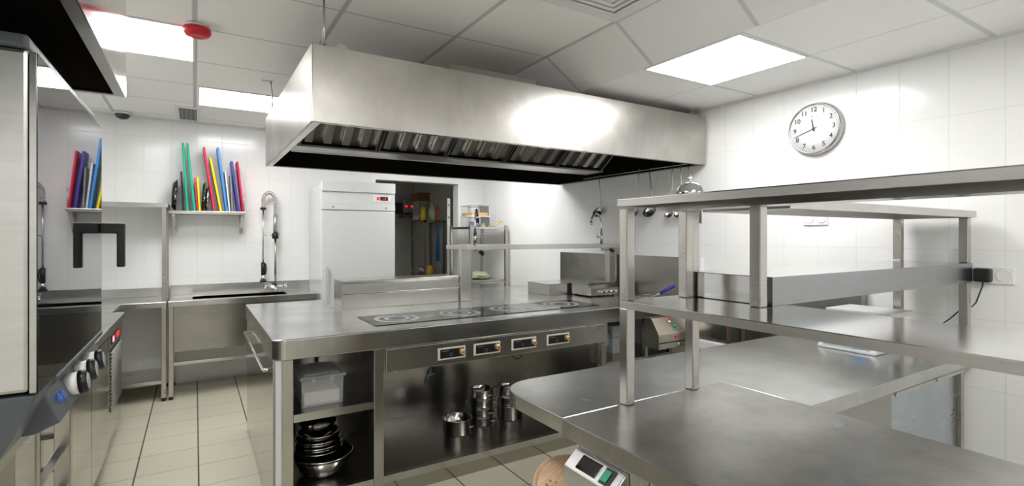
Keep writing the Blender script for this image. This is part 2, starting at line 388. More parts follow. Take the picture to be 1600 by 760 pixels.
for k in range(nf):
    x0 = fx0 + k * fw; fo = MB()
    fo.prism([sl(0, -.03), sl(Ln, -.03), sl(Ln, -.026), sl(0, -.026)], 0, x0 + .004, x0 + fw - .004)
    for q in (x0 + .004, x0 + fw - .016): fo.prism([sl(0, -.026), sl(Ln, -.026), sl(Ln, .012), sl(0, .012)], 0, q, q + .012)
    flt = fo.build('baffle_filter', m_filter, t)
    bb = MB(); n = 4; st = (fw - .04) / n
    for j in range(n):
        xx = x0 + .02 + j * st
        bb.prism([sl(.03, .002), sl(Ln, .002), sl(Ln, .010), sl(.03, .010)], 0, xx + st * .12, xx + st * .52)
        bb.prism([sl(.03, -.020), sl(Ln, -.020), sl(Ln, .002), sl(.03, .002)], 0, xx + st * .12, xx + st * .17)
    bb.build('baffle', steel('baffle steel', col=(.62, .60, .55), rough=.3), flt)
# flue stub on the hood top and the hanging bracket
b = MB(); b.box(1.20, 1.78, 2.60, 3.1, HZ1, HZ1 + .05); b.build('duct_flange', m_filter, t)
b = MB(); b.box(.50, .66, 2.575, 2.64, HZ1, HZ1 + .006); b.prism([(.58, HZ1 + .006), (.66, HZ1 + .006), (.625, HZ1 + .03), (.60, HZ1 + .034)], 1, 2.575, 2.64)
b.build('bracket', m_steel, t)
MB().cyl((.535, 2.61, HZ1 + .002), (.535, 2.61, ZU - .001), .006, 10).build('hanger_rod', m_steel, t)
MB().cyl((.535, 2.61, HZ1 + .006), (.535, 2.61, HZ1 + .022), .016, 6).build('nut', m_dark, t)
MB().tube([(.50, 4.30, HZ1), (.50, 4.26, HZ1 + .12), (.485, 4.22, ZU - .02), (.485, 4.22, ZU - .001)], .005).build('hanger_wire', m_dark, t)
MB().box(.42, .50, 4.19, 4.23, ZU - .006, ZU - .0005).build('ceiling_plate', m_dark, t)
MB().box(HX1 - .16, HX1 - .12, 2.56, 2.62, HZ1, HZ1 + .025).build('bracket', m_dark, t)

# ================================================================== LEFT HOOD over the oven
lx0, lx1, ly0, ly1, lz0, lz1 = XL + .01, -.2245, -.10, 2.45, 2.0, 2.46
t = thing('extractor_hood', 'smaller steel hood with a black underside above the combi oven', 'extractor hood', ((lx0 + lx1) / 2, (ly0 + ly1) / 2, lz0))
b = MB(); b.box(lx1 - .004, lx1, ly0, ly1, lz0, lz1); b.box(lx0, lx1 - .004, ly1 - .01, ly1, lz0, lz1); b.box(lx0, lx1 - .004, ly0, ly0 + .01, lz0, lz1)
b.box(lx0, lx1 - .004, ly0 + .01, ly1 - .01, lz1 - .01, lz1)
b.build('canopy', steel('mirror hood steel', col=(.68, .68, .69), rough=.10, var=.06), t)
b = MB(); b.box(lx1 - .034, lx1 - .004, ly0 + .01, ly1 - .01, lz0, lz0 + .005); b.box(lx0, lx1 - .034, ly1 - .03, ly1 - .01, lz0, lz0 + .005)
b.build('rim', m_post, t)
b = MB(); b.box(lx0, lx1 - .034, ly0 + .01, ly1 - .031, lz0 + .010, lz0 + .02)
b.build('underside', m_hood_black, t)

# ================================================================== COMBI OVEN
ox0, ox1, oy0, oy1 = -1.05, -.262, 1.34, 2.152
t = thing('combi_oven', 'large combi oven with black glass door, left edge of picture', 'oven', ((ox0 + ox1) / 2, (oy0 + oy1) / 2, 1.04))
b = MB(); b.box(ox0, ox1 - .012, oy0, oy1 - .02, 1.165, 1.832); b.build('body', steel('oven steel', col=(.70, .70, .69), rough=.34, streak=(2, 2, 30)), t, bev=.008)
b = MB(); b.box(ox0, ox1 - .012, oy0 - .002, oy1 - .03, 1.834, 1.862); b.build('top_cap', m_grey, t, bev=.008, seg=3)
d = MB().box(ox1 - .011, ox1, oy0 + .001, oy1, 1.160, 1.829).build('door', m_glass, t, bev=.002)
MB().box(ox1 - .011, ox1 - .001, oy0 - .003, oy0 + .0005, 1.165, 1.826).build('door_trim', m_steel, d)
MB().box(ox1 - .011, ox1 - .0005, oy1 + .0005, oy1 + .004, 1.165, 1.826).build('door_trim', m_steel, d)
hy = 2.118
b = MB(); b.prism([(ox1 + .0005, 1.512), (ox1 + .066, 1.512), (ox1 + .066, 1.368), (ox1 + .044, 1.368), (ox1 + .044, 1.478), (ox1 + .0005, 1.478)], 1, hy - .014, hy + .014)
b.build('handle', m_black, d, bev=.004, seg=3)
# control base
b = MB(); b.prism([(ox0, 1.159), (ox1 + .002, 1.159), (ox1 + .002, 1.145), (-.283, 1.125), (-.254, 1.055), (-.30, 1.035), (ox0, 1.035)], 1, 1.50, oy1 + .005)
b.prism([(ox0, 1.159), (ox1 - .004, 1.159), (ox1 - .006, 1.145), (-.300, 1.075), (-.32, 1.035), (ox0, 1.035)], 1, 1.34, 1.50)
b.build('control_base', m_grey, t, bev=.003)
for k, (yy, zz) in enumerate(((1.685, 1.096), (1.815, 1.098), (1.945, 1.098))):
    kn = MB().lathe([(0, -.008), (.027, -.008), (.028, .019), (0, .019)], (-.268, yy, zz), (1, 0, .12)).build('knob', m_white, t)
    MB().lathe([(.0275, .0185), (.0295, .019), (.0295, .032), (.024, .036), (0, .036)], (-.268, yy, zz), (1, 0, .12)).build('knob_grip', m_black, kn)
    MB().lathe([(.0, .0365), (.021, .0365), (.020, .038), (0, .038)], (-.268, yy, zz), (1, 0, .12)).build('knob_face', simple('knob face', (.35, .38, .40), .3), kn)
for yy in (1.565, 1.600):
    z = 1.092
    MB().lathe([(0, 0), (.011, 0), (.011, .006), (.006, .007), (0, .007)], (-.271, yy, z), (1, 0, .4)).build('button', m_ledb, t)
# stand under the oven
t = thing('oven_stand', 'steel tube stand with tray runners carrying the combi oven', 'stand', ((ox0 + ox1) / 2, (oy0 + oy1) / 2, 0))
b = MB(); X1 = -.335
b.box(X1 - .04, X1, 1.30, 2.15, .99, 1.03); b.box(ox0, ox0 + .04, 1.30, 2.15, .99, 1.03); b.box(ox0 + .04, X1 - .04, 1.30, 1.34, .99, 1.03); b.box(ox0 + .04, X1 - .04, 2.11, 2.15, .99, 1.03)
b.build('top_frame', m_steel, t, bev=.003)
for x in (ox0, X1 - .04):
    for y in (1.30, 1.70, 2.11): MB().box(x, x + .04, y, y + .04, 0, .99).build('leg', m_post, t, bev=.003)
MB().box(-.445, -.405, 2.11, 2.15, 0, .989).build('leg', m_post, t, bev=.003)
for z in (.52, .625, .73, .835): MB().box(-.404, -.376, 2.12, 2.14, z, z + .016).build('crossbar', m_grey, t)
for z in (.2, .32, .44, .56, .68, .80):
    for x in (X1 - .030,): MB().box(x, x + .02, 1.34, 2.11, z, z + .008).build('tray_runner', m_dark, t)

# ================================================================== CABINETS on the left
cf = -.48
t = thing('base_cabinet', 'polished steel base cabinet mirroring the floor, beyond the combi oven', 'cabinet', (-.8, 3.2, 0))
MB().box(XL + .01, cf, 2.25, 4.08, .10, .838).build('body', m_panel, t, bev=.003)
MB().box(XL + .01, cf - .04, 2.27, 4.06, 0, .10).build('plinth', m_dark, t)
for k in range(3):
    y0 = 2.27 + k * .60
    dr = MB().box(cf + .0005, cf + .016, y0 + .006, y0 + .594, .12, .825).build('door', m_panel, t, bev=.003)
t = thing('undercounter_fridge', 'under-counter fridge with red display and louvred grille', 'fridge', (-.8, 4.5, 0))
MB().box(XL + .01, cf, 4.10, 4.88, .10, .838).build('body', m_panel, t, bev=.003)
for y in (4.14, 4.80):
    MB().cyl((cf - .06, y, 0), (cf - .06, y, .10), .02, 12).build('foot', m_rubber, t)
MB().box(cf + .0005, cf + .012, 4.16, 4.84, .73, .83).build('control_panel', m_steel, t, bev=.002)
o = MB().box(cf + .0125, cf + .016, 4.25, 4.62, .755, .812).build('display', m_black, t)
MB().box(cf + .0165, cf + .018, 4.46, 4.60, .768, .80).build('display_digits', m_led, o)
MB().box(cf + .0165, cf + .018, 4.28, 4.36, .765, .80).build('display_digits', simple('pink light', (.7, .2, .25), .4, emis=(1, .3, .35), es=.8), o)
b = MB()
for k in range(17): b.rbox(cf + .001, cf + .014, 4.30, 4.83, .30 + k * .024, .306 + k * .024, .5, (cf + .007, 4.5, .303 + k * .024), 'Y')
b.build('grille', m_steel, t)
MB().box(cf + .0002, cf + .0010, 4.30, 4.83, .29, .72).build('grille_backing', m_black, t)
t = MB().box(XL + .01, cf + .02, 2.23, 4.935, .840, .885).build('worktop', m_top, None, bev=.003)
recentre(t); tag(t, 'narrow steel worktop over the left base cabinet and small fridge', 'worktop')
# L table in the back left corner
t = thing('steel_table', 'steel corner table with lower shelf in the back left corner', 'table', (-.7, 5.6, 0))
b = MB(); b.prism([(XL + .01, 4.95), (-.545, 4.95), (-.545, 5.5), (-.215, 5.5), (-.215, 6.09), (XL + .01, 6.09)], 2, .835, .883)
b.build('tabletop', m_top, t, bev=.003)
MB().box(XL + .01, -.215, 6.075, 6.09, .884, .965).build('upstand', m_steel, t)
MB().box(XL + .05, -.25, 5.53, 6.07, .150, .180).build('lower_shelf', m_steel, t, bev=.003)
MB().box(XL + .05, -.60, 5.0, 5.527, .150, .180).build('lower_shelf', m_steel, t, bev=.003)
for (x, y) in ((-.256, 5.505), (-.256, 6.03), (XL + .02, 4.96), (XL + .02, 6.03), (-.60, 4.96)):
    lg = MB().box(x, x + .038, y, y + .038, .03, .834).build('leg', m_post, t, bev=.003)
    MB().cyl((x + .019, y + .019, 0), (x + .019, y + .019, .03), .018, 12).build('foot', m_rubber, lg)
# overshelf standing on the corner table
t = thing('overshelf', 'steel overshelf on tall posts above the back corner table', 'shelf', (-.6, 5.8, .883))
b = MB(); b.box(XL + .03, -.205, 5.50, 6.085, 1.758, 1.762); b.box(XL + .03, -.205, 5.50, 5.504, 1.725, 1.758); b.box(-.209, -.205, 5.504, 6.085, 1.725, 1.758)
b.build('shelf', m_steel, t)
for x, y in ((-.250, 5.51), (-.250, 6.03), (XL + .05, 5.51)): MB().box(x, x + .032, y, y + .032, .884, 1.758).build('post', m_post, t, bev=.003)

# ================================================================== SINK TABLE
t = thing('sink_unit', 'steel sink table with an inset bowl against the back wall', 'sink', (.44, 5.8, 0))
sx0, sx1, sy0, sy1 = -.205, 1.085, 5.50, 6.09
bx0, bx1, by0, by1 = -.02, .80, 5.60, 5.90
b = MB(); z0, z1 = .835, .883
b.box(sx0, sx1, sy0, by0, z0, z1); b.box(sx0, sx1, by1, sy1, z0, z1); b.box(sx0, bx0, by0, by1, z0, z1); b.box(bx1, sx1, by0, by1, z0, z1)
b.build('worktop', m_top, t, bev=.002)
b = MB(); g = .003; zb = .62
b.box(bx0, bx1, by0, by1, zb, zb + g); b.box(bx0 - g, bx0, by0, by1, zb, .88); b.box(bx1, bx1 + g, by0, by1, zb, .88); b.box(bx0, bx1, by0 - g, by0, zb, .834); b.box(bx0, bx1, by1, by1 + g, zb, .88)
b.build('bowl', m_dark, t)
MB().box(sx0, sx1, sy1 - .015, sy1, .884, .98).build('upstand', m_steel, t)
MB().box(sx0 + .04, sx1 - .02, sy0 + .045, sy0 + .055, .42, .834).build('apron', m_dark, t)
MB().box(sx0 + .02, sx1 - .02, sy0 + .02, sy0 + .05, .30, .33).build('rail', m_steel, t, bev=.003)
for x, y in ((sx0 + .003, sy0 + .005), (sx1 - .043, sy0 + .005), (sx0 + .003, sy1 - .06), (sx1 - .043, sy1 - .06)):
    lg = MB().box(x, x + .038, y, y + .038, .03, .834).build('leg', m_post, t, bev=.003)
    MB().cyl((x + .019, y + .019, 0), (x + .019, y + .019, .03), .018, 12).build('foot', m_rubber, lg)
# pre-rinse spray tap
t = thing('spray_tap', 'tall coiled-spring pre-rinse spray tap behind the sink', 'tap', (.73, 5.99, .883))
tx, ty = .73, 5.99
b = MB(); b.cyl((tx, ty, .883), (tx, ty, .93), .024); b.tube([(tx - .075, ty - .02, .935), (tx, ty, .925), (tx + .075, ty - .02, .935)], .017, 10)
b.tube([(tx, ty, .93), (tx, ty - .05, .90)], .012, 10); b.build('mixer_body', m_chrome, t)
for s in (-1, 1):
    b = MB(); c = Vector((tx + s * .095, ty - .025, .94))
    for k in range(4): a = k * PI / 2 + .5; b.cyl(c, c + Vector((.010 * s, math.cos(a) * .035, math.sin(a) * .035)), .006, 8)
    b.cyl(c - Vector((s * .02, 0, 0)), c + Vector((s * .014, 0, 0)), .012, 12)
    b.build('cross_handle', m_chrome, t)
MB().cyl((tx, ty, .93), (tx, ty, 1.46), .011, 12).build('riser', simple('riser', (.36, .34, .30), .25, 1), t)
MB().cyl((tx, ty, .93), (tx, ty, .955), .018, 12).build('collar', m_black, t)
MB().cyl((tx, ty - .0, 1.44), (tx, ty, 1.50), .032, 16).build('collar', m_black, t)
MB().cyl((tx, ty, 1.50), (tx, ty, 1.70), .022, 16).build('sleeve', simple('sleeve', (.5, .5, .51), .3, .8), t)
arc = []
R_ = .059
for k in range(8): arc.append(Vector((tx, ty, 1.70 + k * .018)))
for k in range(1, 25): a = PI * k / 24; arc.append(Vector((tx - R_ + R_ * math.cos(a), ty, 1.84 + R_ * 1.5 * math.sin(a))))
for k in range(1, 5): arc.append(Vector((tx - 2 * R_, ty, 1.84 - k * .02)))
MB().tube(arc, .010, 10).build('hose', simple('hose', (.55, .55, .55), .4), t)
pts = []; N = 38 * 10
def arcp(f):
    q = f * (len(arc) - 1); i0 = min(int(q), len(arc) - 2); return arc[i0].lerp(arc[i0 + 1], q - i0), (arc[i0 + 1] - arc[i0]).normalized()
for k in range(N):
    p, dd = arcp(k / N); u = Vector((0, 1, 0)); v = dd.cross(u); a = 2 * PI * k / 10
    pts.append(p + (u * math.cos(a) + v * math.sin(a)) * .019)
MB().tube(pts, .0032, 5).build('spring', m_chrome, t)
hx = tx - 2 * R_
MB().cyl((hx, ty, 1.745), (hx, ty, 1.77), .028, 14).build('collar', m_black, t)
MB().cyl((hx, ty, 1.19), (hx, ty, 1.745), .008, 10).build('hose', m_steel, t)
b = MB(); b.cyl((hx, ty, 1.06), (hx, ty, 1.19), .020, 14); b.tube([(hx + .022, ty, 1.18), (hx + .03, ty, 1.12), (hx + .02, ty, 1.06)], .007)
b.build('spray_grip', m_black, t)
MB().cone((hx, ty, 1.0), (hx, ty, 1.06), .028, .018, 16).build('spray_head', m_chrome, t)
MB().cyl((hx, ty, .985), (hx, ty, 1.0), .034, 18).build('spray_rim', m_black, t)
MB().cyl((hx, ty, 1.475), (tx, ty, 1.475), .005, 8).build('support_arm', m_chrome, t)

# ================================================================== WALL SHELF WITH BOARDS
sz = 1.712
t = thing('wall_shelf', 'steel wall shelf on brackets holding the coloured chopping boards', 'shelf', (.12, 6.0, sz))
MB().box(-.215, .435, 5.83, 6.095, sz - .03, sz).build('shelf', m_steel, t, bev=.002)
for x in (-.19, .395):
    b = MB(); b.prism([(6.095, sz - .031), (5.86, sz - .031), (5.88, sz - .055), (6.04, sz - .16), (6.065, sz - .215), (6.095, sz - .215)], 0, x, x + .03)
    b.build('bracket', m_post, t, bev=.002)
MB().cyl((.425, 5.85, sz), (.425, 5.85, sz + .18), .004, 8).build('end_rod', m_steel, t)
def board(x0, th, h, ln, lean, col, label, y0=5.86):
    """board standing on its long edge, seen end-on; leans to -x by `lean` at the top"""
    b = MB(); z0 = sz + .001
    b.prism([(x0, z0), (x0 + th, z0), (x0 + th - lean, z0 + h), (x0 - lean, z0 + h)], 1, y0, y0 + ln)
    o = b.build('chopping_board', simple('board ' + label[:12], col, .42), None, bev=.004, seg=3)
    recentre(o); tag(o, label, 'chopping board', 'chopping boards on the wall shelf'); return o
G = (0, .42, .26); R = (.70, .02, .10); Yl = (.85, .70, .0); Bl = (.05, .27, .75); Pu = (.06, .05, .33)
board(-.105, .012, .38, .20, .015, (.02, .02, .02), 'thin black chopping board just left of the two green ones')
board(-.072, .021, .655, .21, .038, G, 'left one of the two tall green chopping boards')
board(-.012, .021, .655, .21, .062, G, 'right one of the two tall green chopping boards')
board(.013, .012, .33, .18, .020, R, 'small red chopping board behind the small yellow one')
board(.030, .019, .33, .18, .018, Yl, 'small yellow chopping board beside the shorter red one')
board(.155, .020, .63, .20, .090, R, 'tall red chopping board leaning in the middle of the shelf')
board(.210, .020, .53, .19, .092, Yl, 'tall yellow chopping board leaning on the tall red one')
board(.262, .021, .635, .20, .080, Bl, 'light blue chopping board, tallest right of the yellow')
board(.289, .014, .41, .19, .040, (.72, .75, .76), 'white chopping board right of the blue one')
board(.312, .012, .37, .18, .014, (.30, .31, .31), 'grey chopping board between white and purple ones')
board(.365, .021, .51, .20, .062, Pu, 'dark purple chopping board second from the right end')
board(.408, .018, .51, .20, .052, (.62, .0, .07), 'crimson chopping board at the right end of the shelf')
# pans standing on the shelf
def standing_pan(x, r, label, dep=.03, m=None, ln=.0):
    t = thing('frying_pan', label, 'pan', (x, 5.95, sz), 'pans standing on the wall shelf')
    c = (x, 5.96, sz + r + .002)
    MB().lathe([(0, 0), (r * .78, 0), (r, dep), (r * .985, dep), (r * .77, .004), (0, .004)], c, (1, 0, -.06), 36).build('pan_body', m or m_black, t)
    MB().tube([(x + dep * .5, 5.96 - r * .93, sz + r), (x + dep * .8, 5.96 - r * .93 - .02, sz + r - .01), (x + dep * .8, 5.96 - r - .02, sz + r - .04), (x + dep * .5, 5.96 - r * .93, sz + r - .055)], .005).build('handle', m_steel, t)
    return t
standing_pan(-.187, .155, 'black round frying pan on edge at the left end of the shelf', .035, simple('black enamel', (.015, .014, .013), .16))
standing_pan(.060, .150, 'black round pan on edge between the yellow and tall red boards', .022)
standing_pan(.088, .125, 'steel round pan on edge against the black one', .022, m_steel)

# ================================================================== FRIDGE
fx0, fx1, fy0, fy1 = 1.087, 1.843, 5.40, 6.08
t = thing('upright_fridge', 'tall white upright fridge with small red digital display', 'fridge', ((fx0 + fx1) / 2, 5.7, 0))
MB().box(fx0, fx1, fy0 + .05, fy1, .10, 1.995).build('cabinet', m_fridge, t, bev=.006)
for x in (fx0 + .06, fx1 - .06):
    for y in (fy0 + .12, fy1 - .08): MB().cyl((x, y, 0), (x, y, .10), .025, 12).build('foot', m_rubber, t)
MB().box(fx0 - .002, fx1 + .002, fy0 - .012, fy0 + .05, 1.925, 2.035).build('top_cap', m_fridge, t, bev=.004)
pn = MB().box(fx0, fx1, fy0, fy0 + .05, 1.800, 1.924).build('control_panel', m_fridge, t, bev=.002)
MB().box(fx0 - .001, fx1 + .001, fy0 - .008, fy0 + .05, 1.738, 1.799).build('lower_band', m_fridge, t, bev=.003)
bz = MB().box(1.60, 1.80, fy0 - .003, fy0 - .0005, 1.83, 1.905).build('display_bezel', m_white, pn)
MB().box(1.645, 1.672, fy0 - .005, fy0 - .0032, 1.850, 1.885).build('indicator', m_led, pn)
MB().box(1.682, 1.765, fy0 - .005, fy0 - .0032, 1.848, 1.888).build('display', m_black, pn)
text_mesh('4', .036, Matrix.Translation((1.735, fy0 - .006, 1.868)) @ Matrix.Rotation(PI / 2, 4, 'X'), m_led, 'display_digits', pn)
text_mesh('-', .036, Matrix.Translation((1.710, fy0 - .006, 1.868)) @ Matrix.Rotation(PI / 2, 4, 'X'), m_led, 'display_digits', pn)
MB().prism([(1.185, 1.760), (1.205, 1.760), (1.195, 1.778)], 1, fy0 - .0095, fy0 - .0082).build('emblem', m_black, t)
MB().cyl((1.742, fy0 - .013, 1.768), (1.742, fy0 - .0085, 1.768), .008, 14).build('lock', m_steel, t)
dr = MB().box(fx0, fx1, fy0 - .005, fy0 + .049, .115, 1.732).build('door', m_fridge, t, bev=.005)
b = MB(); b.box(1.118, 1.140, fy0 - .045, fy0 - .03, .80, 1.165); b.box(1.118, 1.140, fy0 - .03, fy0 - .0055, .82, .85); b.box(1.118, 1.140, fy0 - .03, fy0 - .0055, 1.12, 1.15)
b.build('handle', simple('grey handle', (.55, .56, .56), .35), dr, bev=.003)

# ================================================================== COOKING ISLAND
t = thing('cooking_island', 'large stainless steel cooking island with four control knobs', 'cooking counter', (1.8, 3.5, 0))
zt = .945
b = MB()
r = .06; arcpts = [(.33 + r - r * math.cos(a), 2.80 + r - r * math.sin(a)) for a in [PI / 2 * k / 8 for k in range(9)]]
poly = arcpts + [(3.305, 2.80), (3.305, 3.66), (2.76, 3.66), (2.76, 4.60), (1.83, 4.60), (1.83, 3.72), (.888, 3.72), (.888, 4.42), (.33, 4.42)]
b.prism(poly, 2, zt - .105, zt); b.build('worktop', m_top, t, bev=.006, seg=3)
# left block body
MB().box(.336, .348, 2.85, 4.38, .02, zt - .106).build('side_panel', m_panel, t)
MB().box(.349, .88, 4.36, 4.38, .02, zt - .106).build('back_panel', m_panel, t)
MB().box(.349, 2.52, 3.66, 3.68, .02, zt - .106).build('back_panel', m_steel, t)
MB().box(.345, .372, 2.815, 2.85, .0, zt - .106).build('post', simple('white post', (.72, .72, .74), .35), t, bev=.002)
for x0, x1 in ((.372, .428), (.842, .898), (2.50, 2.545)):
    MB().box(x0, x1, 2.815, 2.86, .0, zt - .106).build('post', m_post, t, bev=.003)
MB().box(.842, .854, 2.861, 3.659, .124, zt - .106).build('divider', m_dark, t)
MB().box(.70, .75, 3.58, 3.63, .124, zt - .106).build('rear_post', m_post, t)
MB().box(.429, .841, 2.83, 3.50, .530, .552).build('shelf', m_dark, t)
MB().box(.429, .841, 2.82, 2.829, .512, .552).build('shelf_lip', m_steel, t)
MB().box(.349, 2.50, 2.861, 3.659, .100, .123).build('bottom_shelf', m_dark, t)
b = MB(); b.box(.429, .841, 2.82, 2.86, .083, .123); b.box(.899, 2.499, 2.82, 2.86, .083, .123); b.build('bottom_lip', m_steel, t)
b = MB(); b.box(.429, .841, 2.835, 2.845, .0, .082); b.box(.899, 2.499, 2.835, 2.845, .0, .082); b.build('plinth', m_panel, t)
pn = MB().box(.905, 2.545, 2.800, 2.814, .705, .836).build('control_panel', m_steel, t, bev=.003)
for i, (x0, x1) in enumerate(((1.215, 1.395), (1.452, 1.640), (1.724, 1.915), (2.000, 2.190))):
    cz = .771
    bz = MB().box(x0, x1, 2.796, 2.7995, cz - .036, cz + .036).build('control_bezel', m_cream, t, bev=.010, seg=3)
    MB().box(x0 + .014, x1 - .010, 2.7935, 2.7958, cz - .026, cz + .027).build('control_face', m_black, bz, bev=.003)
    xc = x1 - .028
    MB().lathe([(0, 0), (.019, 0), (.019, .004), (.017, .006), (.0175, .026), (.014, .030), (0, .030)], (xc, 2.7933, cz + .004), (0, -1, 0), 28).build('knob', m_gold, bz)
    b = MB(); b.lathe([(.0085, 0), (.0095, 0), (.0095, .0006), (.0085, .0006), (.0085, 0)], (x0 + .085, 2.7933, cz - .008), (0, -1, 0), 24)
    b.box(x0 + .025, x0 + .07, 2.7929, 2.7934, cz + .016, cz + .018)
    b.build('print', simple('grey print', (.35, .36, .36), .5), bz)
# towel rail on the side
b = MB(); xr = .302
b.tube([(.3355, 2.93, .775), (xr, 2.93, .775), (xr, 4.15, .775), (.3355, 4.15, .775)], .009, 8); b.build('towel_rail', m_chrome, t)
# rear splash channel
b = MB(); b.prism([(3.725, zt + .0005), (3.97, zt + .0005), (3.97, 1.150), (3.700, 1.150), (3.700, 1.138), (3.735, 1.128), (3.735, 1.055), (3.725, 1.050)], 0, .885, 1.80)
b.build('splash_channel', m_steel, t, bev=.002)
# under-shelf of the open right part
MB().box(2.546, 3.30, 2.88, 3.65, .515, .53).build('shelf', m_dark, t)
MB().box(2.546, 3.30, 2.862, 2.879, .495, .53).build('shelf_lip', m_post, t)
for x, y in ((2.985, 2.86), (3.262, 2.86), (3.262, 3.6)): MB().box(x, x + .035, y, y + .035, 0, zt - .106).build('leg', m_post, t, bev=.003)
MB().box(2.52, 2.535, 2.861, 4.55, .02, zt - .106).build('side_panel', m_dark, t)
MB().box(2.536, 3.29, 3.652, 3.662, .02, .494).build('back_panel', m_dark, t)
# hobs
for i, (x0, x1, xc) in enumerate(((.892, 1.318, 1.088), (1.320, 1.735, 1.526), (1.737, 2.15, 1.915), (2.152, 2.60, 2.375))):
    g = MB().box(x0, x1, 2.955, 3.34, zt + .0004, zt + .004).build('hob_glass', m_hob, t)
    b = MB()
    for r0, r1 in ((.112, .142), (.058, .082)):
        b.lathe([(r0, 0), (r1, 0), (r1, .0005), (r0, .0005), (r0, 0)], (xc, 3.145, zt + .0042), n=64)
    b.build('burner_ring', m_ring, g)
# ------------------------------------------------------------------ gantry shelf with taps
t = thing('gantry_shelf', 'raised steel gantry shelf over the island carrying two taps', 'shelf', (2.5, 3.6, zt))
b = MB(); b.box(1.70, 3.31, 3.37, 3.75, 1.366, 1.400); b.build('shelf', m_steel, t, bev=.002)
MB().box(1.805, 1.90, 3.70, 3.74, zt + .0006, 1.365).build('post', m_steel, t, bev=.003)
MB().box(3.20, 3.27, 3.50, 3.56, zt + .0006, 1.365).build('post', m_post, t, bev=.003)
def gtap(x, y, ang, label, blacktip):
    t = thing('pillar_tap', label, 'tap', (x, y, 1.4005), 'taps on the gantry shelf')
    def W_(dx, z): return (x + dx * math.cos(ang), y + dx * math.sin(ang), 1.40 + z)
    b = MB(); b.cyl((x, y, 1.4005), (x, y, 1.412), .02); b.cyl((x, y, 1.412), (x, y, 1.50), .013)
    b.cyl((x, y, 1.495), (x, y, 1.505), .017)
    b.build('body', m_chrome, t)
    pts = [W_(0, .10), W_(0, .15)] + [W_(.075 - .075 * math.cos(a), .175 + .095 * math.sin(a)) for a in [PI * k / 14 * .93 for k in range(15)]]
    MB().tube(pts, .009, 12).build('spout', m_chrome, t)
    e = Vector(pts[-1]); MB().cyl(e + Vector((0, 0, -.028)), e + Vector((0, 0, .004)), .013, 14).build('nozzle', m_black if blacktip else m_chrome, t)
    a2 = ang + PI * .5 if blacktip else ang
    q = Vector((math.cos(a2), math.sin(a2), 0)); c0 = Vector((x, y, 1.455))
    b = MB(); b.cyl(c0, c0 + q * .055 + Vector((0, 0, .012)), .009, 12); c1 = c0 + q * .062 + Vector((0, 0, .013)); s_ = Vector((0, 0, 1)).cross(q)
    for k in range(4): a = k * PI / 2 + .3; b.cyl(c1, c1 + s_ * math.cos(a) * .026 + Vector((0, 0, math.sin(a) * .026)), .0045, 8)
    b.build('cross_handle', m_chrome, t)
    MB().cyl((x - .035, y - .19, 1.335), (x - .035, y - .155, 1.35), .014, 12).build('supply_nut', m_black, t)
    MB().tube([(x - .035, y - .155, 1.348), (x, y - .1, 1.345), (x, y, 1.34), (x, y, 1.366)], .008).build('supply_pipe', m_chrome, t)
    return t
gtap(1.852, 3.545, math.radians(-110), 'chrome swan-neck tap with black nozzle at the left of the gantry', True)
gtap(3.145, 3.545, math.radians(-168), 'chrome swan-neck tap at the right of the gantry near the wall', False)

# ------------------------------------------------------------------ steel upstand box, griddle, fryer on the island's right
t = thing('steel_upstand_box', 'low steel box upstand on the island in front of the backsplash', 'box', (2.9, 3.75, zt))
b = MB(); b.box(2.645, 3.13, 3.665, 4.0, zt + .0006, 1.040); b.build('body', m_steel, t, bev=.002)
MB().box(2.64, 3.135, 3.662, 4.003, 1.0405, 1.046).build('lid', m_steel, t)
t = thing('wall_counter', 'steel counter along the right wall behind the island', 'counter', (3.0, 4.3, 0))
MB().box(2.765, 3.305, 3.665, 4.75, .86, .93).build('worktop', m_top, t, bev=.003)
MB().box(2.80, 3.305, 3.69, 4.72, .02, .858).build('body', m_panel, t)
o = MB().box(3.306, 3.318, 2.60, 4.376, .93, 1.30).build('backsplash', m_dark); recentre(o)
tag(o, 'steel backsplash sheet on the right wall behind the fryer', 'backsplash')
t = thing('countertop_griddle', 'small steel griddle with knobs beside the gantry post', 'griddle', (3.03, 3.5, zt))
b = MB(); b.prism([(3.37, zt + .012), (3.63, zt + .012), (3.63, 1.050), (3.40, 1.050), (3.37, 1.02)], 0, 2.87, 3.185)
b.build('body', m_steel, t, bev=.003)
for x in (2.90, 3.15):
    for y in (3.40, 3.60): MB().cyl((x, y, zt + .0006), (x, y, zt + .012), .012, 10).build('foot', m_rubber, t)
MB().box(2.865, 3.19, 3.395, 3.635, 1.0505, 1.062).build('hotplate', m_dark, t)
for x in (2.99, 3.045, 3.10, 3.155):
    MB().cyl((x, 3.340, .985), (x, 3.3695, .985), .014, 14).build('knob', m_chrome, t)
# drop-in fryer
t = thing('deep_fryer', 'steel deep fryer with slanted control box hanging below the counter edge', 'fryer', (3.15, 2.8, .60))
cx0, cx1 = 2.965, 3.295
b = MB(); b.prism([(2.70, .612), (2.855, .612), (2.855, .838), (2.775, .838), (2.70, .72)], 0, cx0, cx1); b.build('control_box', steel('beige steel', col=(.66, .62, .55), rough=.35), t, bev=.002)
b = MB(); b.box(cx0, cx1, 2.695, 2.7, .655, .662); b.build('slot', m_black, t)
MB().cyl((3.17, 2.686, .640), (3.17, 2.6995, .640), .010, 14).build('drain_knob', m_chrome, t)
for x, z in ((2.985, .70), (2.985, .63)): MB().cyl((x, 2.697, z), (x, 2.6998, z), .006, 10).build('screw', m_chrome, t)
sdir = Vector((0, -.8437, .5369)).normalized()
def fp(x, s_): # point on the slanted face
    return Vector((x, 2.70 + .075 * s_, .72 + .118 * s_))
nrm = Vector((0, -.118, .075)).normalized()
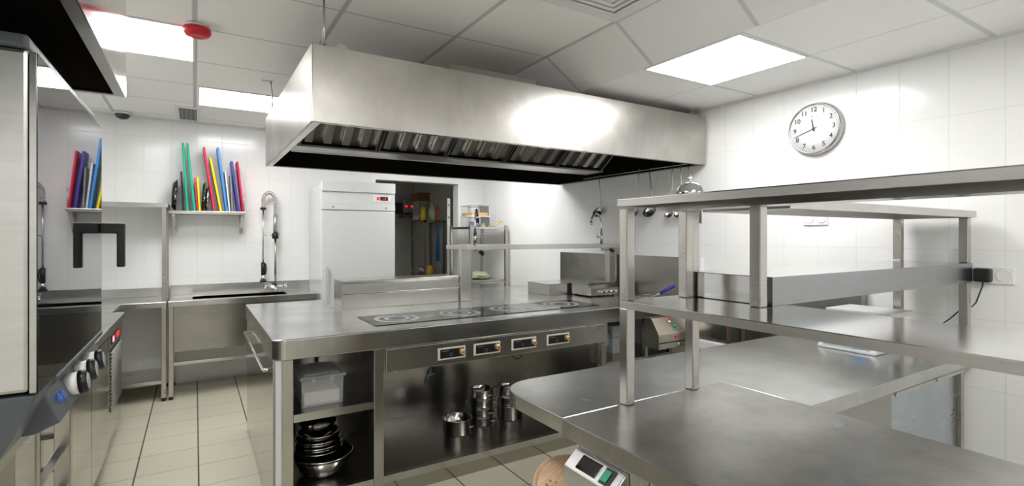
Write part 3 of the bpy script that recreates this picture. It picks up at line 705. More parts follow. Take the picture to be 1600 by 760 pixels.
MB().lathe([(0, 0), (.018, 0), (.016, .012), (0, .013)], fp(3.17, .42), nrm, 20).build('thermostat_knob', m_green, t)
MB().lathe([(0, 0), (.007, 0), (.006, .005), (0, .006)], fp(3.14, .72), nrm, 14).build('lamp', m_led2, t)
MB().lathe([(0, 0), (.007, 0), (.006, .005), (0, .006)], fp(3.125, .9), nrm, 14).build('lamp', m_led, t)
b = MB(); b.box(3.10, 3.130, 2.6965, 2.6998, .685, .703); b.mi = 1; b.box(3.131, 3.155, 2.6965, 2.6998, .685, .700); b.mi = 2; b.box(3.156, 3.19, 2.6965, 2.6998, .688, .703)
b.build('maker_plate', [simple('orange print', (.8, .25, .03), .5), simple('blue print', (.1, .1, .5), .5), simple('pink print', (.8, .05, .15), .5)], t)
b = MB(); z0 = zt + .0006
b.box(3.00, 3.30, 2.875, 2.89, z0, z0 + .014); b.box(3.00, 3.30, 3.07, 3.085, z0, z0 + .014); b.box(3.00, 3.015, 2.89, 3.07, z0, z0 + .014); b.box(3.285, 3.30, 2.89, 3.07, z0, z0 + .014)
b.build('basin_rim', m_steel, t, bev=.003)
MB().box(3.016, 3.284, 2.891, 3.069, z0, z0 + .003).build('oil', simple('dark oil', (.03, .02, .01), .05), t)
t = thing('fryer_basket', 'wire fryer basket with blue handle resting in the fryer', 'basket', (3.15, 2.98, zt + .006))
b = MB()
for x in [3.04 + .03 * k for k in range(8)]: b.tube([(x, 2.90, zt + .035), (x, 2.905, zt + .008), (x, 3.05, zt + .008), (x, 3.055, zt + .035)], .0015, 5)
for y in [2.92 + .03 * k for k in range(5)]: b.tube([(3.035, y, zt + .035), (3.04, y, zt + .009), (3.255, y, zt + .009), (3.26, y, zt + .035)], .0015, 5)
b.tube([(3.035, 2.90, zt + .035), (3.26, 2.90, zt + .035), (3.26, 3.055, zt + .035), (3.035, 3.055, zt + .035), (3.035, 2.90, zt + .035)], .003, 6)
b.build('wire_mesh', m_steel, t)
MB().tube([(3.06, 2.90, zt + .035), (3.065, 2.86, zt + .05), (3.09, 2.80, zt + .075)], .004, 8).build('handle_rod', m_steel, t)
MB().tube([(3.09, 2.80, zt + .078), (3.155, 2.775, zt + .112), (3.20, 2.755, zt + .135)], .013, 12).build('handle', m_blue, t)

# ------------------------------------------------------------------ things in the island
t = thing('storage_box', 'clear plastic box with lid and pale flour on the island shelf', 'box', (.59, 3.05, .5525))
b = MB(); x0, x1, y0, y1, z0, z1 = .478, .700, 2.90, 3.20, .5528, .700
i = .012
b.prism([(x0 + i, z0), (x1 - i, z0), (x1, z1), (x1 - .004, z1), (x1 - i - .003, z0 + .003), (x0 + i + .003, z0 + .003), (x0 + .004, z1), (x0, z1)], 1, y0 + .003, y1 - .003)
b.prism([(y0 + i, z0), (y0 + i + .003, z0), (y0 + .003, z1), (y0, z1)], 0, x0 + .004, x1 - .004)
b.prism([(y1 - i, z0), (y1 - i - .003, z0), (y1 - .003, z1), (y1, z1)], 0, x0 + .004, x1 - .004)
b.build('container', m_clearw, t)
MB().box(x0 + .017, x1 - .017, y0 + .02, y1 - .02, z0 + .004, z0 + .075).build('flour', m_flour, t, bev=.01)
ld = MB().box(x0 - .010, x1 + .010, y0 - .010, y1 + .010, z1, z1 + .016).build('lid', m_clearw, t, bev=.004)
MB().box(x0 + .02, x1 - .02, y0 + .02, y1 - .02, z1 + .0165, z1 + .024).build('lid_panel', m_clearw, ld, bev=.004)
for x in (x0 + .05, x1 - .075): MB().box(x, x + .02, y0 - .014, y0 - .0105, z1 - .018, z1 + .012).build('clip', m_clearw, ld)
def bowl(cx, cy, z, r, h, label, m=m_pot, tilt=0):
    o = MB().lathe([(0, 0), (r * .62, 0), (r * .80, h * .25), (r * .95, h * .8), (r * .97, h), (r * 1.04, h), (r * 1.04, h - .004), (r * .99, h - .006), (r * .93, h * .78), (r * .78, h * .25 + .003), (r * .6, .004), (0, .004)], (0, 0, 0), n=48).build('mixing_bowl', m)
    o.location = (cx, cy, z); o.rotation_euler = (0, tilt, 0)
    return tag(o, label, 'bowl', 'steel bowls stacked in the lower bay')
bowl(.625, 3.07, .124, .165, .115, 'widest steel bowl at the bottom of the stack in the island')
bowl(.600, 3.07, .185, .128, .085, 'second bowl from the bottom of the stack in the island', m_pot)
bowl(.600, 3.07, .215, .125, .085, 'third bowl up in the stack in the island')
bowl(.598, 3.07, .245, .122, .085, 'fourth bowl up in the stack in the island')
bowl(.598, 3.07, .275, .112, .085, 'fifth bowl up in the stack in the island')
bowl(.598, 3.08, .345, .095, .065, 'small top bowl of the stack below the shelf')
for k, dz in enumerate((.0,)):
    o = MB().lathe([(0, .03), (.05, .03), (.085, .01), (.1, 0), (.1, -.003), (0, .024)], (.598, 3.08, .415), n=40).build('pot_lid', m_pot); recentre(o)
    tag(o, 'domed lid lying on the top bowl in the island', 'lid')
# pots
def pot(cx, cy, z, r, h, ang, label, name='saucepan'):
    t = thing(name, label, 'pot', (0, 0, 0), 'small steel pots under the hob')
    MB().lathe([(0, 0), (r - .006, 0), (r, .006), (r, h - .003), (r + .004, h), (r - .002, h), (r - .004, h - .003), (r - .004, .008), (0, .005)], (0, 0, 0), n=44).build('pot_body', m_pot, t)
    for s in (0, PI):
        c, q = math.cos(s), math.sin(s)
        pts = [Vector((r - .002, -.028, h * .55)), Vector((r + .018, -.030, h * .60)), Vector((r + .028, -.016, h * .60)), Vector((r + .028, .016, h * .60)), Vector((r + .018, .030, h * .60)), Vector((r - .002, .028, h * .55))]
        pts = [Vector((p.x * c - p.y * q, p.x * q + p.y * c, p.z)) for p in pts]
        MB().tube(pts, .004, 8).build('handle', m_pot, t)
    t.location = (cx, cy, z); t.rotation_euler = (0, 0, ang); return t
P0 = pot(1.535, 3.20, .124, .100, .100, -1.0, 'single steel pot standing left of the pot stacks')
pot_s = pot(1.745, 3.26, .124, .088, .062, -.9, 'bottom pot of the left pot stack')
for k, (dz, ag, nm) in enumerate(((.063, -1.2, 'second pot of the left pot stack'), (.126, -.7, 'third pot of the left pot stack'), (.189, -1.4, 'top pot of the left pot stack'))):
    dup(pot_s, (1.745 + .003 * k, 3.26, .124 + dz), nm, None, ag)
pot(1.985, 3.25, .124, .092, .105, 2.4, 'bottom taller pot of the right pot stack')
dup(pot_s, (1.985, 3.25, .230), 'middle pot of the right pot stack', None, 2.2)
q = dup(pot_s, (1.975, 3.25, .293), 'top tilted pot of the right pot stack', None, 2.6); q.rotation_euler = (.10, -.10, 2.6); q.location.z = .302
# cable bundles
def cable(cx, cy, cz, s, label, tie=True):
    t = thing('cable_bundle', label, 'cable', (cx, cy, cz))
    pts = []
    for k in range(90):
        a = k / 90 * 2 * PI * 3.5; pts.append((cx + math.cos(a) * .020 * s + math.sin(a) * .022 * s + .004 * math.sin(k), cy + .005 * math.sin(k * .7), cz + math.sin(a) * .055 * s))
    pts = [(cx + .01, cy + .0, .8385)] + [(cx + .015, cy, cz + .08 * s)] + pts
    MB().tube(pts, .0035, 6).build('cable', m_rubber, t)
    if tie: MB().tube([(cx - .022, cy - .012, cz), (cx, cy - .014, cz + .004), (cx + .022, cy - .012, cz + .010)], .004, 6).build('tie', simple('teal tie', (0, .25, .2), .5), t)
cable(1.215, 2.92, .625, 1.0, 'black cable bundle with teal tie hanging below the control panel')
t = thing('cable_loop', 'thin black cable loop hanging under the third control', 'cable', (1.86, 2.93, .63))
MB().tube([(1.82, 2.93, .8385), (1.815, 2.93, .69)] + [(1.855 - .04 * math.cos(a), 2.93, .685 - .045 * math.sin(a)) for a in [PI * k / 12 for k in range(13)]] + [(1.895, 2.93, .8385)], .003, 6).build('cable', m_rubber, t)
o = MB().box(1.45, 1.56, 2.88, 2.93, .685, .838).build('connector_block', m_rubber, None, bev=.008); recentre(o)
tag(o, 'black connector block below the second control', 'connector')
# bags under the right part
def blob(name, c, s, m, label, cat, seed):
    random.seed(seed); bm = bmesh.new(); bmesh.ops.create_icosphere(bm, subdivisions=4, radius=1)
    import mathutils.noise as nz
    for v in bm.verts:
        n = nz.noise(v.co * 2.2 + Vector((seed, 0, 0))) * .28 + nz.noise(v.co * 6 + Vector((seed, 3, 0))) * .10
        v.co = v.co * (1 + n); v.co.z = max(v.co.z, -.75)
        v.co = Vector((v.co.x * s[0], v.co.y * s[1], (v.co.z + .75) * s[2]))
    for f in bm.faces: f.smooth = True
    me = bpy.data.meshes.new(name); bm.to_mesh(me); bm.free(); me.materials.append(m)
    o = bpy.data.objects.new(name, me); C.objects.link(o); o.location = c; tag(o, label, cat); return o
m_bag = simple('translucent bag', (.40, .52, .47), .22, coat=.4)
blob('plastic_bag', (2.70, 3.15, .531), (.11, .15, .12), m_bag, 'green tinted plastic bag on the shelf below the island', 'bag', 3)
t = thing('carton', 'white carton with a blue stripe on the under shelf', 'box', (2.89, 3.2, .531))
MB().box(2.825, 2.965, 3.05, 3.33, .5305, .75).build('body', simple('white card', (.62, .63, .66), .6), t, bev=.003)
MB().box(2.8245, 2.9655, 3.0485, 3.0497, .655, .664).build('stripe', simple('blue stripe', (.1, .4, .6), .6), t)

# ================================================================== LADLES on the right wall
o = MB().tube([(W - .045, 2.62, 2.035), (W - .045, 3.95, 2.035)], .005, 8).build('utensil_rail', m_steel); recentre(o)
tag(o, 'thin steel hanging rail under the hood on the right wall', 'rail')
def ladle(y, ln, tilt, r, label, face=0.0):
    r *= 1.2
    t = thing('ladle', label, 'ladle', (W - .045, y, 2.03), 'ladles hanging on the right wall')
    x = W - .055
    top = Vector((x, y, 2.04)); bot = Vector((x, y - tilt, 2.0 - ln))
    MB().tube([top + Vector((.014, 0, -.004)), top + Vector((.012, 0, .012)), top + Vector((0, 0, .010)), top + Vector((-.004, 0, -.01)), top.lerp(bot, .5), bot], .0042, 8).build('handle', m_steel, t)
    prof = [(0, -r * .62), (r * .45, -r * .55), (r * .82, -r * .3), (r, 0), (r * .96, 0), (r * .78, -r * .27), (r * .42, -r * .5), (0, -r * .57)]
    MB().lathe(prof, bot + Vector((0, r * .9, r * .15)), (-.80, -.15, .55), 28).build('bowl', m_steel, t)
ladle(3.71, .31, .03, .047, 'ladle hanging alone left of the gantry tap on the wall')
ladle(3.20, .33, -.02, .042, 'leftmost ladle of the group behind the pass shelf')
ladle(3.08, .33, .055, .050, 'second ladle of the group behind the pass shelf')
ladle(2.83, .36, -.01, .030, 'ladle whose rod shows left of the call bell')
ladle(2.745, .36, .0, .030, 'ladle whose rod shows behind the call bell')
ladle(2.675, .36, .04, .030, 'ladle whose tilted rod shows right of the call bell')

# ================================================================== CORNER RACK
t = thing('corner_rack', 'steel wire-post rack in the back right corner', 'rack', (3.0, 5.68, 0))
for x, y in ((2.755, 5.40), (3.24, 5.40), (2.755, 5.94), (3.20, 5.94)): MB().box(x, x + .034, y, y + .034, 0, 1.60).build('post', m_post, t, bev=.003)
for z in (1.555, .895, .35):
    MB().box(2.765, 3.265, 5.41, 5.965, z, z + .025).build('shelf', m_steel, t)
t = thing('food_container', 'clear plastic tub with blue and green contents on the corner rack', 'container', (2.93, 5.6, 1.5806))
MB().box(2.80, 3.05, 5.45, 5.75, 1.5808, 1.70).build('tub', m_clear, t, bev=.01)
MB().lathe([(0, .0), (.055, 0), (.05, .05), (.02, .07), (0, .07)], (2.90, 5.55, 1.5845), n=24).build('food', simple('blue food', (.15, .22, .42), .6), t)
MB().lathe([(0, .0), (.03, 0), (.028, .03), (.01, .045), (0, .045)], (3.0, 5.55, 1.5845), n=24).build('food', simple('green food', (.55, .62, .30), .6), t)
MB().box(2.79, 3.06, 5.44, 5.76, 1.701, 1.712).build('lid', m_white, t, bev=.003)
t = thing('food_container', 'clear tub with orange food stacked on the lower tub on the rack', 'container', (2.93, 5.6, 1.7125))
MB().box(2.80, 3.04, 5.45, 5.74, 1.7125, 1.83).build('tub', m_clear, t, bev=.01)
MB().box(2.815, 3.025, 5.465, 5.725, 1.716, 1.752).build('food', simple('orange food', (.75, .45, .15), .6), t)
MB().box(2.79, 3.05, 5.44, 5.75, 1.831, 1.842).build('lid', m_clearw, t, bev=.003)
t = thing('glass_jar', 'glass jar with a dark lid behind the clear tubs', 'jar', (3.075, 5.80, 1.5806))
MB().cyl((3.10, 5.80, 1.5808), (3.10, 5.80, 1.84), .045, 24).build('jar_body', m_clear, t)
MB().cyl((3.10, 5.80, 1.841), (3.10, 5.80, 1.868), .035, 24).build('lid', simple('olive lid', (.12, .13, .08), .4), t)
t = thing('pastry_brush', 'brush with yellow wooden handle sticking out over the corner rack', 'brush', (3.1, 5.5, 1.59))
MB().tube([(3.08, 5.42, 1.59), (3.22, 5.46, 1.655)], .008, 8).build('handle', simple('yellow wood', (.72, .50, .08), .5), t)
MB().box(3.02, 3.085, 5.405, 5.43, 1.5808, 1.597).build('bristles', m_gasket, t)
blob('wrapped_tray', (2.98, 5.62, .941), (.15, .13, .05), simple('wrapped greens', (.42, .45, .33), .35, coat=.3), 'cling-wrapped tray of greens on the middle rack shelf', 'tray', 9)
t = MB().box(2.80, 3.24, 5.43, 5.80, .9205, .940).build('tray', m_steel, None, bev=.005); recentre(t); tag(t, 'flat steel tray under the wrapped greens on the corner rack', 'tray')

# ================================================================== STOREROOM
t = thing('storeroom_door', 'white door leaf seen edge-on, standing open in the storeroom', 'door', (2.86, 6.3, 0))
MB().prism([(2.855, 6.262), (2.893, 6.255), (3.135, 6.80), (3.10, 6.815)], 2, .01, 1.97).build('leaf', simple('door white', (.66, .67, .62), .4), t, bev=.002)
for z in (1.88, 1.72): MB().cyl((2.874, 6.2515, z), (2.874, 6.257, z), .010, 12).build('latch', m_black, t)
t = thing('storage_rack', 'dark metal rack against the right storeroom wall', 'rack', (2.98, 7.2, 0))
rx0, rx1, ry0, ry1 = 2.85, 3.18, 7.05, 7.60
for x in (rx0, rx1 - .03):
    for y in (ry0, ry1 - .03): MB().box(x, x + .03, y, y + .03, 0, 1.70).build('post', m_dark, t)
for z in (.30, .86, 1.67): MB().box(rx0, rx1, ry0, ry1, z, z + .03).build('shelf', m_dark, t)
blob('snack_bag', (2.91, 7.42, 1.701), (.09, .10, .05), simple('pink bag', (.62, .42, .55), .4), 'pink and blue bag lying on top of the storeroom rack', 'bag', 5)
blob('snack_bag', (2.89, 7.20, 1.701), (.04, .05, .12), simple('yellow bag', (.55, .42, .02), .3), 'black and yellow packet standing on the storeroom rack', 'bag', 6)
blob('snack_bag', (3.00, 7.12, 1.701), (.05, .05, .15), simple('green bag', (.35, .38, .24), .35), 'green and silver packet standing on the storeroom rack', 'bag', 11)
blob('snack_bag', (3.07, 7.08, 1.701), (.02, .03, .13), simple('red bag', (.55, .05, .03), .35), 'red packet beside the green packet on the storeroom rack', 'bag', 12)
blob('food_bag', (2.99, 7.20, .893), (.065, .06, .08), simple('amber bag', (.65, .38, .06), .4), 'yellow and white food bag on the lower storeroom rack shelf', 'bag', 14)
o = MB().lathe([(0, 0), (.10, 0), (.11, .10), (.105, .10), (.095, .006), (0, .006)], (3.0, 7.42, .8905), n=24).build('basin', m_steel); recentre(o); tag(o, 'steel basin on the lower storeroom rack shelf', 'basin')
b = MB(); b.prism([(6.92, 1.10), (7.04, 1.10), (6.995, 1.50), (6.985, 1.62), (6.975, 1.62), (6.965, 1.50)], 0, 3.02, 3.05)
o = b.build('apron', simple('blue cloth', (.02, .12, .32), .7)); recentre(o); tag(o, 'blue apron hanging narrow in front of the storeroom rack', 'apron')
for (y0, y1, z0, z1, lb) in ((7.22, 7.42, 1.38, 1.64, 'sheet of paper taped to the storeroom wall, left one'), (7.46, 7.66, 1.38, 1.64, 'sheet of paper taped to the storeroom wall, far one')):
    o = MB().box(3.1975, 3.1995, y0, y1, z0, z1).build('notice', simple('paper', (.6, .6, .58), .7)); recentre(o); tag(o, lb, 'paper')
t = thing('wall_dispenser', 'grey machine with two red lights on the storeroom wall', 'machine', (3.04, 8.3, 1.73))
MB().box(2.945, 3.10, 8.18, 8.398, 1.85, 2.09).build('body', simple('machine grey', (.35, .33, .32), .3), t, bev=.02)
MB().box(2.93, 3.19, 8.12, 8.398, 1.77, 1.83).build('bracket', m_dark, t)
for x in (2.99, 3.085): MB().cyl((x, 8.172, 1.965), (x, 8.1795, 1.965), .016, 12).build('lamp', m_led, t)
o = MB().box(3.02, 3.198, 7.70, 7.98, 1.77, 2.03).build('wall_cabinet', simple('cab', (.45, .45, .43), .5)); recentre(o); tag(o, 'pale wall cabinet beside the machine with red lights', 'cabinet')
o = MB().box(3.00, 3.198, 7.68, 7.99, 2.0305, 2.16).build('cardboard_box', simple('cardboard', (.22, .13, .07), .8)); recentre(o); tag(o, 'brown cardboard box on top of the storeroom wall cabinet', 'box')
o = MB().box(2.74, 2.92, 8.20, 8.398, 1.84, 2.02).build('wall_box', simple('navy', (.03, .04, .09), .5)); recentre(o); tag(o, 'dark blue box on the storeroom wall behind the fridge', 'box')
o = MB().box(1.30, 2.10, 7.7, 8.38, 0, .80).build('chest_freezer', m_dark, None, bev=.01); recentre(o); tag(o, 'low dark chest in the storeroom', 'chest')

# ================================================================== FRONT WORKTOPS (pass)
b = MB(); r = .15
arcp_ = [(1.005 + r - r * math.cos(a), 1.75 - r + r * math.sin(a)) for a in [PI / 2 * k / 12 for k in range(13)]]
t = thing('pass_counter', 'steel pass counter with rounded end reaching the right wall', 'counter', (2.2, 1.35, 0))
b.prism([(1.005, 1.3162)] + arcp_ + [(3.305, 1.75), (3.305, .957), (1.8015, .957), (1.8015, 1.3162)], 2, .832, .885)
b.build('worktop', m_top, t, bev=.0025)
MB().box(1.82, 2.40, .960, 1.70, .10, .831).build('cabinet_body', m_dark, t, bev=.002)
MB().box(1.84, 2.38, 1.0, 1.68, 0, .099).build('plinth', m_dark, t)
MB().box(2.401, 3.25, 1.02, 1.03, .12, .805).build('front_panel', m_bluepanel, t)
MB().box(2.401, 3.25, .985, 1.019, .796, .812).build('panel_lip', m_steel, t)
for x in (2.50, 2.92): MB().cyl((x, .980, .804), (x, .9848, .804), .007, 10).build('screw', m_chrome, t)
MB().box(3.252, 3.29, 1.0, 1.04, 0, .831).build('leg', m_post, t, bev=.003)
MB().box(2.401, 3.25, 1.66, 1.67, .12, .831).build('back_panel', m_steel, t)
MB().box(3.252, 3.29, 1.66, 1.70, 0, .831).build('leg', m_post, t, bev=.003)
t = thing('prep_counter', 'worn steel worktop in the right foreground carrying the pass shelf', 'counter', (1.4, .3, 0))
MB().box(1.0, 1.80, -1.3, 1.3150, .830, .885).build('worktop', m_topb, t, bev=.0025)
MB().box(1.045, 1.79, -1.28, 1.285, .10, .829).build('cabinet_body', m_steel, t, bev=.002)
MB().box(1.035, 1.075, -1.28, 1.02, 0.0, .829)
MB().box(1.016, 1.044, .985, 1.025, 0, .829).build('leg', m_post, t, bev=.002)
for y in (.30, -.40, -1.1): MB().box(1.016, 1.044, y, y + .04, 0, .829).build('leg', m_post, t, bev=.002)
MB().box(1.07, 1.76, -1.26, 1.27, 0, .099).build('plinth', m_dark, t)
cb = MB(); cb.prism([(.985, .50), (1.044, .50), (1.044, .795), (1.035, .795), (.985, .752)], 1, 1.06, 1.283)
cbx = cb.build('control_box', steel('box steel', col=(.72, .71, .70), rough=.35), t, bev=.002)
# slanted white fascia, screen and switch
def slp(y, s_): return Vector((.985 + .050 * s_ - .001, y, .752 + .043 * s_ + .001))
sn = Vector((-.043, 0, .050)).normalized()
def plate(y0, y1, s0, s1, th, m, name, par, off=0.0):
    b = MB(); q = [slp(y0, s0), slp(y1, s0), slp(y1, s1), slp(y0, s1)]
    A = [b.b.verts.new(p + sn * off) for p in q]; B_ = [b.b.verts.new(p + sn * (off + th)) for p in q]
    b.face(A[::-1]); b.face(B_)
    for i in range(4): b.face([A[i], A[(i + 1) % 4], B_[(i + 1) % 4], B_[i]])
    return b.build(name, m, par, bev=.0008)
plate(1.063, 1.280, .03, .97, .002, m_white, 'fascia', cbx)
plate(1.145, 1.235, .15, .85, .002, m_glass, 'screen', cbx, .0022)
plate(1.085, 1.128, .12, .88, .004, m_black, 'switch_housing', cbx, .0022)
plate(1.100, 1.122, .22, .75, .004, m_green, 'switch', cbx, .0064)
# ------------------------------------------------------------------ pass shelf (near unit, runs towards the camera)
t = thing('pass_shelf', 'two-tier steel pass shelf standing on the foreground worktop', 'shelf', (1.45, .4, .885))
nx0, nx1, ny0, ny1 = 1.258, 1.645, -.70, 1.335
def pan(b, x0, x1, y0, y1, zt_, h):
    b.box(x0, x1, y0, y1, zt_ - .003, zt_)
    b.mi = 1
    b.box(x0, x0 + .002, y0, y1, zt_ - h, zt_ - .003); b.box(x1 - .002, x1, y0, y1, zt_ - h, zt_ - .003)
    b.box(x0 + .002, x1 - .002, y0, y0 + .002, zt_ - h, zt_ - .003); b.box(x0 + .002, x1 - .002, y1 - .002, y1, zt_ - h, zt_ - .003)
    b.mi = 0
    b.box(x0 + .002, x0 + .016, y0 + .002, y1 - .002, zt_ - h, zt_ - h + .002); b.box(x1 - .016, x1 - .002, y0 + .002, y1 - .002, zt_ - h, zt_ - h + .002)
b = MB(); pan(b, nx0, nx1, ny0, ny1, 1.598, .025); b.build('top_shelf', [m_shelf, m_lip], t)
b = MB(); b.box(1.40, 1.50, ny0 + .05, ny1 - .05, 1.560, 1.594); b.build('stiffener', m_dark, t)
b = MB(); pan(b, nx0 + .006, nx1, ny0, ny1 - .005, 1.245, .027); b.build('middle_shelf', [m_shelf, m_lip], t)
for x, y in ((1.262, 1.292), (1.602, 1.292), (1.262, -.68), (1.602, -.68)):
    MB().box(x, x + .038, y, y + .038, .8855, 1.2185).build('post', m_post, t, bev=.003)
    MB().box(x, x + .038, y, y + .038, 1.2455, 1.5645).build('post', m_post, t, bev=.003)
# far unit (runs along to the wall)
t = thing('overshelf', 'steel overshelf from the pass shelf to the right wall', 'shelf', (2.4, 1.1, 1.2455))
b = MB(); pan(b, 1.648, 3.262, .945, 1.285, 1.593, .033); b.build('top_shelf', [m_shelf, m_lip], t)
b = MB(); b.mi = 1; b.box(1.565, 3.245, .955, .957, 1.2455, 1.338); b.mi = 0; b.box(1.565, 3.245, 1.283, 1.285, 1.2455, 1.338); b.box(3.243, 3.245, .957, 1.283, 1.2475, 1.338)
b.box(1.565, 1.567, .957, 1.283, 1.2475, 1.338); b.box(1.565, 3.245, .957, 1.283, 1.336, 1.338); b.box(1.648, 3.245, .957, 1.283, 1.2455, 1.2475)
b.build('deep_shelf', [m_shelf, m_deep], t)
for x, y in ((1.500, .955), (1.515, 1.250)): MB().box(x, x + .038, y, y + .038, 1.2455, 1.5645).build('post', m_post, t, bev=.003)
for x, y in ((3.205, .960), (3.205, 1.240)):
    MB().box(x, x + .038, y, y + .038, .8855, 1.242).build('post', m_post, t, bev=.003)
    MB().box(x, x + .038, y, y + .038, 1.3385, 1.559).build('post', m_post, t, bev=.003)
o = MB().box(1.652, 1.654, 1.292, 1.33, 1.518, 1.572).build('paper_slip', m_white); recentre(o)
tag(o, 'small white paper slip hanging under the pass shelf corner', 'paper')
# call bell
t = thing('call_bell', 'chrome dome call bell on top of the pass shelf', 'bell', (1.47, 1.19, 1.5985))
bx, by, bz = 1.455, 1.185, 1.5985
MB().lathe([(0, 0), (.044, 0), (.044, .006), (.03, .012), (0, .012)], (bx, by, bz), n=36).build('base', m_black, t)
MB().lathe([(.046, .012), (.048, .014), (.046, .022), (.040, .040), (.026, .052), (.010, .057), (0, .058)], (bx, by, bz), n=48).build('dome', simple('bell chrome', (.50, .50, .51), .10, 1), t)
MB().lathe([(0, .056), (.004, .057), (.004, .066), (.008, .069), (.008, .074), (.003, .079), (0, .080)], (bx, by, bz), n=20).build('plunger', m_chrome, t)
# scale
t = thing('kitchen_scale', 'grey kitchen scale with a flat plate and blue display on the pass counter', 'scale', (3.0, 1.35, .885))
b = MB(); b.prism([(2.805, .8855), (3.09, .8855), (3.09, .945), (2.875, .945), (2.812, .898)], 1, 1.19, 1.47); bd = b.build('body', simple('scale grey', (.55, .56, .56), .35), t, bev=.008, seg=3)
pd = Vector((-.045, 0, .03)).normalized()
b = MB(); b.prism([(2.8155, .9035), (2.8655, .9405), (2.8675, .9385), (2.8180, .9015)], 1, 1.22, 1.44); pn = b.build('keypad', simple('pad', (.26, .28, .29), .4), bd)
b = MB(); b.prism([(2.8170, .9060), (2.8470, .9285), (2.8490, .9265), (2.8190, .9040)], 1, 1.25, 1.30); b.build('display', m_lcd, bd)
MB().box(2.95, 3.09, 1.25, 1.40, .9455, 1.062).build('column', simple('scale col', (.62, .63, .62), .4), t, bev=.004)
MB().box(2.87, 3.13, 1.155, 1.455, 1.0625, 1.088).build('plate', simple('scale plate', (.66, .66, .65), .3), t, bev=.003)
MB().tube([(3.10, 1.24, 1.04), (3.13, 1.19, 1.03), (3.15, 1.17, .99), (3.18, 1.15, .895)], .004, 8).build('cable', m_rubber, t)
# flat black spatula-like holder at the counter's rear edge
t = thing('rest_pad', 'dark grey oval rest lying at the rear edge of the pass counter', 'pad', (2.82, 1.71, .885))
o = MB().lathe([(0, 0), (.045, 0), (.048, .003), (.045, .007), (.02, .008), (0, .008)], (0, 0, 0), n=30).build('pad', simple('pad grey', (.10, .11, .12), .4), t)
o.location = (0, 0, .0005); o.scale = (1.3, .8, 1)
# ================================================================== RIGHT WALL FITTINGS
o = MB().box(W - .06, W - .0008, 1.45, 2.66, .70, 1.182).build('wall_panel', m_dark, None, bev=.004); recentre(o)
tag(o, 'steel splash cabinet on the right wall behind the pass', 'panel')
t = thing('wall_radiator', 'white slotted unit low on the right wall behind the pass', 'radiator', (W - .05, 2.4, .40))
MB().box(W - .11, W - .0008, 1.60, 2.66, .38, .690).build('body', m_white, t, bev=.006)
b = MB()
for k in range(12): b.box(W - .1125, W - .1105, 2.58 - k * .07, 2.60 - k * .07, .57, .63)
b.build('slot', m_gasket, t)
for y, lb in ((2.262, 'left'), (2.149, 'right')):
    t = thing('supply_hose', 'black and red rubber hose behind the pass counter, %s one' % lb, 'hose', (W - .13, y, .3))
    MB().cyl((W - .13, y, .30), (W - .13, y, .88), .010, 10).build('hose', m_rubber, t)
    MB().cyl((W - .1375, y + .010, .30), (W - .1375, y + .010, .88), .005, 8).build('stripe', simple('dark red', (.12, .005, .005), .5), t)
def socket(y, z, label, w_=.15):
    t = thing('wall_socket', label, 'socket', (W, y, z), 'white sockets on the right wall')
    MB().box(W - .010, W - .0006, y - w_ / 2, y + w_ / 2, z - .042, z + .042).build('plate', m_white, t, bev=.003)
    for s in (-1, 1):
        MB().lathe([(.026, 0), (.028, 0), (.028, .003), (.026, .003), (.026, 0)], (W - .0102, y + s * w_ / 4, z), (-1, 0, 0), 28).build('socket_ring', m_white, t)
    return t
socket(1.74, 1.579, 'white double socket on the tiles below the clock')
socket(.895, 1.278, 'white double socket holding the black plug')
t = thing('power_plug', 'black power plug with thin cord in the right wall socket', 'plug', (W - .03, .93, 1.27))
MB().box(W - .062, W - .0135, .895, .960, 1.245, 1.312).build('plug_body', m_black, t, bev=.008, seg=3)
MB().tube([(W - .045, .925, 1.245), (W - .045, .925, 1.23), (W - .05, .935, 1.19), (W - .05, .950, 1.14), (W - .05, .965, 1.12), (W - .05, .985, 1.13), (W - .05, 1.05, 1.05), (W - .06, 1.12, .98), (W - .06, 1.17, .895)], .003, 6).build('cord', m_rubber, t)
o = MB().box(W - .04, W - .0008, 2.572, 2.592, 1.20, 1.30).build('junction_box', m_white, None, bev=.004); recentre(o); tag(o, 'small white box at the right end of the backsplash', 'box')
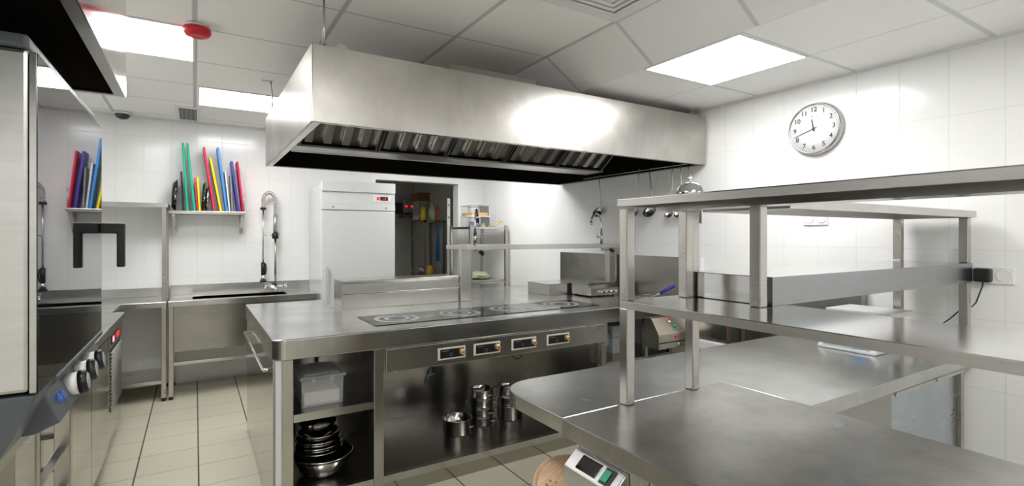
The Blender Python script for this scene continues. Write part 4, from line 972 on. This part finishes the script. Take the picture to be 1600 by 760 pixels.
# clock
cy_, cz_, cr = 1.735, 2.140, .165
t = thing('wall_clock', 'round wall clock with steel rim and white face', 'clock', (W, cy_, cz_))
MB().lathe([(0, 0), (cr, 0), (cr, .012), (cr - .006, .030), (cr - .008, .040), (cr - .015, .042), (cr - .017, .034), (0, .033)], (W - .0008, cy_, cz_), (-1, 0, 0), 72).build('rim', simple('dull chrome', (.42, .41, .41), .18, 1), t)
fxx = W - .035
MB().lathe([(0, 0), (cr - .0175, 0), (cr - .0175, .0008), (0, .0008)], (fxx, cy_, cz_), (-1, 0, 0), 72).build('face', simple('clock face', (.82, .82, .84), .5), t)
base = Matrix(((0, 0, -1, fxx - .0012), (-1, 0, 0, cy_), (0, 1, 0, cz_), (0, 0, 0, 1)))   # local x -> -Y, y -> Z, z -> -X
m_num = simple('clock print', (.03, .03, .04), .5)
for n in range(1, 13):
    a = PI / 2 - n * PI / 6; rr = .118
    text_mesh(str(n), .040, base @ Matrix.Translation((rr * math.cos(a), rr * math.sin(a), 0)), m_num, 'numeral', t)
    b = MB(); b.rbox(fxx - .0018, fxx - .0009, cy_ - .0009, cy_ + .0009, cz_ + .139, cz_ + .146, -n * PI / 6, (fxx, cy_, cz_), 'X')
    b.build('tick', m_num, t)
def hand(a, l0, l1, w0, w1, m, name):
    b = MB(); n0 = len(b.b.verts)
    b.prism([(-w0, -l0), (w0, -l0), (w1, l1), (-w1, l1)], 2, .004, .0055)
    Rz = Matrix.Rotation(-a, 4, 'Z')
    for v in b.b.verts: v.co = base @ (Rz @ v.co)
    return b.build(name, m, t)
hand(math.radians(-10), .018, .060, .0045, .0028, simple('hand blue', (.02, .015, .10), .4), 'hour_hand')
hand(math.radians(-108), .022, .128, .0022, .0012, m_num, 'minute_hand')
MB().cyl((fxx - .003, cy_, cz_), (fxx - .009, cy_, cz_), .007, 16).build('hub', m_num, t)
MB().lathe([(0, 0), (.0035, 0), (.0035, .0006), (0, .0006)], base @ Vector((-.012, .077, 0)), (-1, 0, 0), 16).build('mark', m_num, t)

# ================================================================== round board and bin on the floor
t = thing('waste_bin', 'black round bin below the rounded counter end', 'bin', (1.10, 1.62, 0))
MB().lathe([(0, 0), (.13, 0), (.155, .455), (.162, .46), (.162, .47), (.148, .47), (.125, .01), (0, .01)], (1.08, 1.53, 0), n=40).build('bin_body', m_rubber, t)
t = thing('round_board', 'round pale wooden board with carved mark on the bin', 'board', (1.09, 1.47, .6))
c = Vector((1.17, 1.50, .545)); ax = Vector((-.32, -.42, 1)).normalized()
MB().lathe([(0, 0), (.127, 0), (.131, .004), (.131, .014), (.127, .018), (.118, .018), (.116, .015), (.112, .015), (.110, .018), (0, .018)], c, ax, 64).build('disc', m_wood, t)
u, v = frame(ax); b = MB()
for k in range(5):
    p = c + ax * .0183 + Vector((-.055, .03, 0)) ; p = p - ax * (p - c - ax * .0183).dot(ax)
    q = p + Vector((.018 * math.cos(k * 1.26), .018 * math.sin(k * 1.26), 0)); q = q - ax * (q - c - ax * .0183).dot(ax)
    b.lathe([(0, 0), (.007, 0), (.007, .0006), (0, .0006)], q, ax, 10)
b.build('carved_mark', simple('burnt mark', (.72, .47, .22), .6), t)
